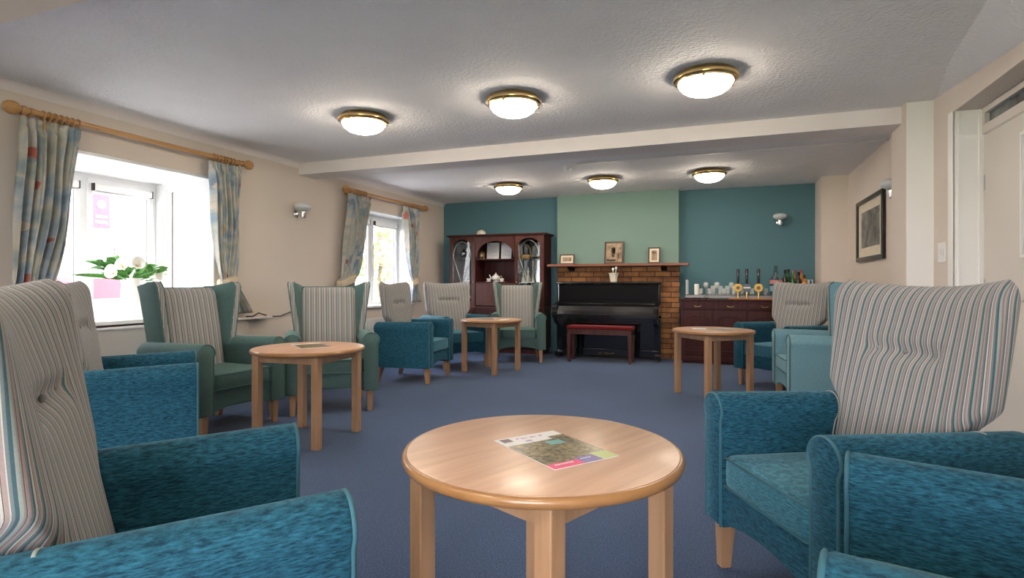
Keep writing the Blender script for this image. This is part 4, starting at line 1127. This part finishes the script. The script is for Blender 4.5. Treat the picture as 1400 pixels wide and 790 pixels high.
mb = MB(); mb.box(-w+.03, w-.03, -.02, .05, .06, .15, .004); mb.build('bottom_rail', 'black', t)
for k in (-1, 0, 1):
    mb = MB(); mb.box(k*.09-.035, k*.09+.015, -.075, -.02, .085, .095, .003); mb.ball(k*.09-.01, -.08, .09, .025, .03, .008); mb.build('pedal', 'brass', t, 50)
t = thing('piano_bench', 'dark wooden piano bench with a dark red padded seat', 'bench', (-1.625, 7.73, 0))
mb = MB(); mb.box(-.45, .45, -.15, .15, .455, .50, .014, 3); mb.build('seat_pad', 'red_velvet', t)
mb = MB(); mb.box(-.44, .44, -.14, .14, .385, .454, .004); mb.build('seat_box', 'mahogany_mid', t)
for sx in (-1, 1):
    for sy in (-1, 1):
        mb = MB(); mb.loft([[(sx*.42+a*r, sy*.12+b*r, z) for a, b in ((-1, -1), (1, -1), (1, 1), (-1, 1))] for r, z in ((.014, 0), (.018, .02), (.018, .03), (.026, .385))]); mb.build('leg', 'mahogany_mid', t)
t = thing('china_vase', 'cream frilled china vase with two buds standing on the piano', 'vase', (px(839, 8.16), 8.16, 1.1035))
mb = MB(); mb.lathe([(0, 0), (.045, 0), (.05, .02), (.052, .07), (.062, .12), (.07, .135), (.062, .135), (.045, .08), (0, .02)], 24, wob=lambda a, z: 1+.16*math.sin(4*a)*min(1, z/.1)); mb.build('body', 'cream_china', t, 50)
for x, z in ((-.01, .19), (.035, .205)):
    mb = MB(); mb.tube([(x*.5, 0, .03), (x, 0, z-.02)], .006); st = mb.build('stem', 'cream_china', t, 60)
    mb = MB(); mb.ball(x, 0, z, .018, .018, .022); mb.build('bud', 'white_china', st, 60)

# ------------------------------------------------------------------ bar
bx0, bx1, by = -.58, 1.10, 8.02
t = thing('bar_cabinet', 'dark carved mahogany sideboard serving as the bar along the teal wall', 'cabinet', ((bx0+bx1)/2, by, 0))
w = (bx1-bx0)/2
mb = MB(); mb.box(-w, w, .012, .53, .07, .85); mb.box(-w+.02, w-.02, .03, .5, 0, .07); mb.build('carcass', 'mahogany', t)
mb = MB(); mb.box(-w-.012, w+.01, -.018, .535, .85, .876, .007); mb.build('top', 'mahogany', t)
mb = MB(); mb.box(-w, w, -.006, .014, .04, .10, .004); mb.build('plinth', 'mahogany', t)
for k in range(4):
    a = -w+.01+k*(2*w-.02)/4; b = a+(2*w-.02)/4
    mb = MB(); mb.box(a+.012, b-.012, -.008, .012, .735, .835, .004); bar_rect(mb, 'Y', -.008, -.006, .002, a+.035, b-.035, .75, .82, .008, .002); dw = mb.build('drawer', 'mahogany', t)
    mb = MB(); mb.tube([((a+b)/2-.04, -.014, .79), ((a+b)/2-.03, -.024, .775), ((a+b)/2+.03, -.024, .775), ((a+b)/2+.04, -.014, .79)], .0035); mb.build('handle', 'gold', dw, 60)
    mb = MB(); mb.box(a+.012, b-.012, -.008, .012, .115, .72, .004)
    xc = (a+b)/2; r = (b-a)/2-.06
    pts = [(xc-r, -.009, .18), (xc+r, -.009, .18), (xc+r, -.009, .58)]+[(xc+r*math.cos(u), -.009, .58+.07*math.sin(u)) for u in [PI*q/10 for q in range(1, 10)]]+[(xc-r, -.009, .58)]
    mb.tube(pts, .008, 6, True)
    pts = [(x+(xc-x)*.22, y, z+(.40-z)*.18) for x, y, z in pts]; mb.tube(pts, .005, 6, True)
    dr = mb.build('door', 'mahogany', t)
    mb = MB(); mb.ball(b-.03 if k % 2 == 0 else a+.03, -.018, .45, .010); mb.build('knob', 'gold', dr, 60)
# raised drinks stand
t = thing('drinks_stand', 'low metal edged stand on the bar holding glasses and bottles', 'stand', (0, 0, .8765))
sx0, sx1, sy0 = -.53, px(1111.5, 8.17), 8.14
mb = MB(); mb.box(sx0, sx1, sy0, 8.50, 0, .055, .003); mb.build('platform', 'black_matt', t)
mb = MB(); mb.box(sx0, sx1, sy0-.006, sy0, .012, .050, .001); mb.build('metal_edge', 'dull_steel', t)
mb = MB(); mb.box(sx0+.34, .02, sy0-.09, sy0-.01, .0, .010, .002); mb.build('bar_towel', 'green_mat', t)
for x in (sx0+.012, sx1-.055, sx1-.008):
    mb = MB(); mb.box(x-.006, x+.006, sy0+.02, sy0+.032, .055, .26); mb.box(x-.004, x+.004, sy0+.032, 8.48, .25, .26); mb.box(x-.006, x+.006, 8.47, 8.482, .055, .26); mb.build('rail_post', 'white_plastic', t)
ZP = .8765+.0555
mb = MB(); mb.box(.03, .70, sy0-.10, sy0-.02, .8765, .893, .002); o = mb.build('wooden_strip', 'orange_mat'); tag(o, 'orange brown wooden strip at the foot of the beer pumps', 'board')
def pump(u, badge, label):
    y = 8.085; t = thing('beer_pump', label, 'beer pump', (px(u, y), y, .8935), 0, 'beer pump handles on the bar')
    mb = MB(); mb.lathe([(0, 0), (.02, 0), (.02, .012), (.012, .03), (.014, .08), (.010, .13), (.013, .14), (0, .14)], 18); mb.build('base', 'brass', t, 50)
    mb = MB(); mb.lathe([(0, .139), (.012, .14), (.016, .18), (.019, .30), (.021, .37), (.016, .385), (0, .388)], 16); mb.build('handle', 'black', t, 50)
    mb = MB(); mb.lathe([(0, -.03), (.052, -.03), (.055, -.022), (.05, -.016), (0, -.016)], 24, 0, 0, .135, 'Y'); bd = mb.build('badge', badge, t, 40)
    mb = MB()
    if badge == 'badge_gold': mb.lathe([(0, -.033), (.022, -.033), (.022, -.03), (0, -.03)], 18, 0, 0, .135, 'Y', wob=lambda a, z: 1+.3*math.sin(5*a)); mb.build('badge_emblem', 'frame_brown', bd)
    else:
        mb.box(-.042, .042, -.033, -.030, .128, .146); mb.build('badge_band', 'paper', bd)
    mb = MB(); mb.box(-.04, .04, .014, .02, .09, .13, .002) if False else None
pump(1009, 'badge_gold', 'black handled beer pump with a gold badge, leftmost of the three')
pump(1021, 'badge_black', 'black handled beer pump with a black and white badge, middle of the three')
pump(1037, 'badge_gold', 'black handled beer pump with a yellow badge, rightmost of the three')
# glassware
def glass(u, y, kind, label):
    t = thing('drinking_glass', label, 'glass', (px(u, y), y, ZP), 0, 'glasses on the drinks stand')
    mb = MB()
    if kind == 't': mb.lathe([(0, 0), (.030, 0), (.037, .12), (.034, .12), (.027, .008), (0, .008)], 18)
    elif kind == 's': mb.lathe([(0, 0), (.026, 0), (.031, .085), (.028, .085), (.023, .01), (0, .01)], 18)
    else: mb.lathe([(0, 0), (.033, 0), (.033, .003), (.005, .01), (.005, .07), (.02, .085), (.035, .115), (.036, .14), (.029, .17), (.027, .17), (.032, .14), (.031, .117), (.015, .09), (0, .085)], 18)
    mb.build('bowl', 'tumbler', t, 50)
gl = [(958, 8.22, 's'), (965, 8.30, 'w'), (970, 8.22, 's'), (975, 8.36, 't'), (980, 8.24, 'w'), (985, 8.33, 't'), (990, 8.22, 's'), (995, 8.30, 't'), (1000, 8.38, 'w'),
      (1004, 8.24, 't'), (1015, 8.32, 't'), (1028, 8.30, 's'), (1047, 8.24, 's')]
nm = {'s': 'short clear tumbler', 't': 'tall clear tumbler', 'w': 'stemmed wine glass'}
dsc = ['beside the white candle', 'between tumblers near the white candle', 'left part of the drinks stand', 'at the back left of the drinks stand', 'in the middle of the glasses',
       'behind the middle wine glass', 'front row right of the middle wine glass', 'behind the front row, near the pumps', 'at the back left of the first pump', 'just left of the first pump',
       'between the first and second pump', 'between the second and third pump', 'right of the third pump']
for (u, y, k), ds in zip(gl, dsc): glass(u, y, k, nm[k]+' on the bar, '+ds)
t = thing('pillar_candle', 'white pillar candle in the left end of the drinks stand', 'candle', (px(952.5, 8.2), 8.2, ZP))
mb = MB(); mb.lathe([(0, 0), (.032, 0), (.032, .14), (.028, .146), (0, .14)], 20); mb.build('wax', 'white_china', t, 40)
mb = MB(); mb.tube([(0, 0, .14), (.001, 0, .155)], .0015, 6); mb.build('wick', 'rubber', t)
for u, lb in ((953, 'small clear ashtray on the front left of the bar top'), (965, 'small upturned clear goblet on the front left of the bar top')):
    t = thing('glass_dish' if u == 953 else 'glass_goblet', lb, 'glass', (px(u, 8.07), 8.07, .8765))
    mb = MB()
    if u == 953: mb.lathe([(0, 0), (.045, 0), (.05, .02), (.042, .02), (.036, .008), (0, .008)], 20)
    else: mb.lathe([(.04, 0), (.036, .02), (.012, .05), (.005, .06), (.005, .09), (.025, .095), (.025, .098), (0, .098)], 20)
    mb.build('bowl', 'bottle_clear', t, 50)
def bottle(u, y, h, r, glass_m, label_m, cap_m, label, neck=.30):
    t = thing('bottle', label, 'bottle', (px(u, y), y, ZP), 0, 'bottles on the drinks stand')
    hb_ = h*(1-neck); mb = MB()
    mb.lathe([(0, 0), (r*.95, 0), (r, .008), (r, hb_*.86), (r*.85, hb_*.95), (r*.42, hb_*1.06), (r*.34, hb_*1.12), (r*.34, h), (0, h)], 20); b = mb.build('body', glass_m, t, 50)
    mb = MB(); mb.lathe([(0, h-.04), (r*.38, h-.04), (r*.38, h+.004), (0, h+.004)], 16); mb.build('cap', cap_m, t, 40)
    if label_m:
        mb = MB(); mb.lathe([(r+.0005, hb_*.2), (r+.0012, hb_*.2), (r+.0012, hb_*.72), (r+.0005, hb_*.72)], 24); mb.build('label_band', label_m, b, 40)
t = thing('decanter', 'large clear glass decanter with a blue label and stopper, left of the bottles', 'decanter', (px(1061, 8.2), 8.2, ZP))
mb = MB(); mb.lathe([(0, 0), (.062, 0), (.07, .01), (.078, .15), (.07, .22), (.04, .265), (.026, .28), (.026, .32), (.034, .326), (0, .326)], 24); b = mb.build('body', 'bottle_clear', t, 50)
mb = MB(); mb.lathe([(0, .327), (.018, .327), (.014, .34), (.03, .36), (.026, .385), (0, .39)], 18); mb.build('stopper', 'bottle_clear', t, 50)
mb = MB(); mb.lathe([(.0735, .05), (.0750, .05), (.078, .12), (.0765, .12)], 24); mb.build('label_band', 'blue_label', b, 40)
mb = MB(); mb.lathe([(.0775, .15), (.0785, .15), (.0760, .20), (.075, .20)], 24); mb.build('rose_band', plain('pink print label', (.55, .22, .22), .5), b, 40)
bottle(1073.5, 8.24, .33, .04, 'dark_glass', 'paper', 'black_matt', 'dark bottle with a white label, right of the decanter')
bottle(1078, 8.38, .34, .042, 'green_glass', 'paper', 'black_matt', 'tall green bottle in the back row, left one')
bottle(1084, 8.30, .31, .042, 'green_glass', None, 'green_glass', 'green bottle in the front row beside the dark bottle')
bottle(1086.5, 8.42, .33, .030, 'amber', 'red_label', 'red_label', 'slim amber bottle with a red top in the back row')
bottle(1092, 8.24, .30, .042, 'dark_glass', 'red_label', 'black_matt', 'dark bottle with a red label, third from the right end')
bottle(1095, 8.385, .33, .040, 'amber', 'red_label', 'red_label', 'stout amber bottle with red label near the right end', .22)
bottle(1099.8, 8.20, .26, .032, 'amber', 'orange_mat', 'black_matt', 'short orange bottle at the right end of the drinks stand')
# ------------------------------------------------------------------ light and camera
wd = bpy.data.worlds.new('World'); SC.world = wd; wd.use_nodes = True
nt = wd.node_tree; bg = nt.nodes['Background']
tc = nt.nodes.new('ShaderNodeTexCoord'); sp = nt.nodes.new('ShaderNodeSeparateXYZ'); L(nt, tc.outputs['Generated'], sp.inputs[0])
rp = ramp(nt, [(.0, (.80, .80, .83)), (.5, (.97, .95, 1.)), (1., (.88, .90, 1.))])
mp = N(nt, 'ShaderNodeMapRange'); mp.inputs['From Min'].default_value = -1; L(nt, sp.outputs['Z'], mp.inputs['Value']); L(nt, mp.outputs[0], rp.inputs['Fac'])
L(nt, rp.outputs['Color'], bg.inputs['Color']); bg.inputs['Strength'].default_value = SKY
def portal(loc, rot, sx, sy):
    l = bpy.data.lights.new('window_portal', 'AREA'); l.shape = 'RECTANGLE'; l.size = sx; l.size_y = sy; l.cycles.is_portal = True
    o = bpy.data.objects.new('window_portal', l); C.objects.link(o); o.location = loc; o.rotation_euler = rot
portal((-5.36, 3.28, 1.43), (PI/2, 0, -PI/2), 1.36, 1.3)
portal((-4.84, 6.775, 1.43), (PI/2, 0, -PI/2), 1.45, 1.3)
portal((-5.36, -.27, 1.43), (PI/2, 0, -PI/2), 1.46, 1.3)
portal((.15, YF-.16, 1.25), (PI/2, 0, PI), 2.1, 1.9)
cam = bpy.data.cameras.new('camera'); co = bpy.data.objects.new('camera', cam); C.objects.link(co)
co.location = (0, 0, 1.10); co.rotation_euler = (PI/2, 0, math.atan(293/770.))
cam.sensor_width = 36; cam.lens = 770/1400*36; cam.shift_y = -9/1400; cam.clip_start = .02
SC.camera = co
SC.view_settings.view_transform = 'Standard'; SC.view_settings.look = 'None'; SC.view_settings.gamma = 1; SC.view_settings.use_curve_mapping = False
SC.view_settings.exposure = EXPO
SC.cycles.use_denoising = True
SC.cycles.max_bounces = 10; SC.cycles.diffuse_bounces = 6; SC.cycles.transparent_max_bounces = 16
SC.cycles.sample_clamp_indirect = 6
SC.cycles.caustics_reflective = False; SC.cycles.caustics_refractive = False
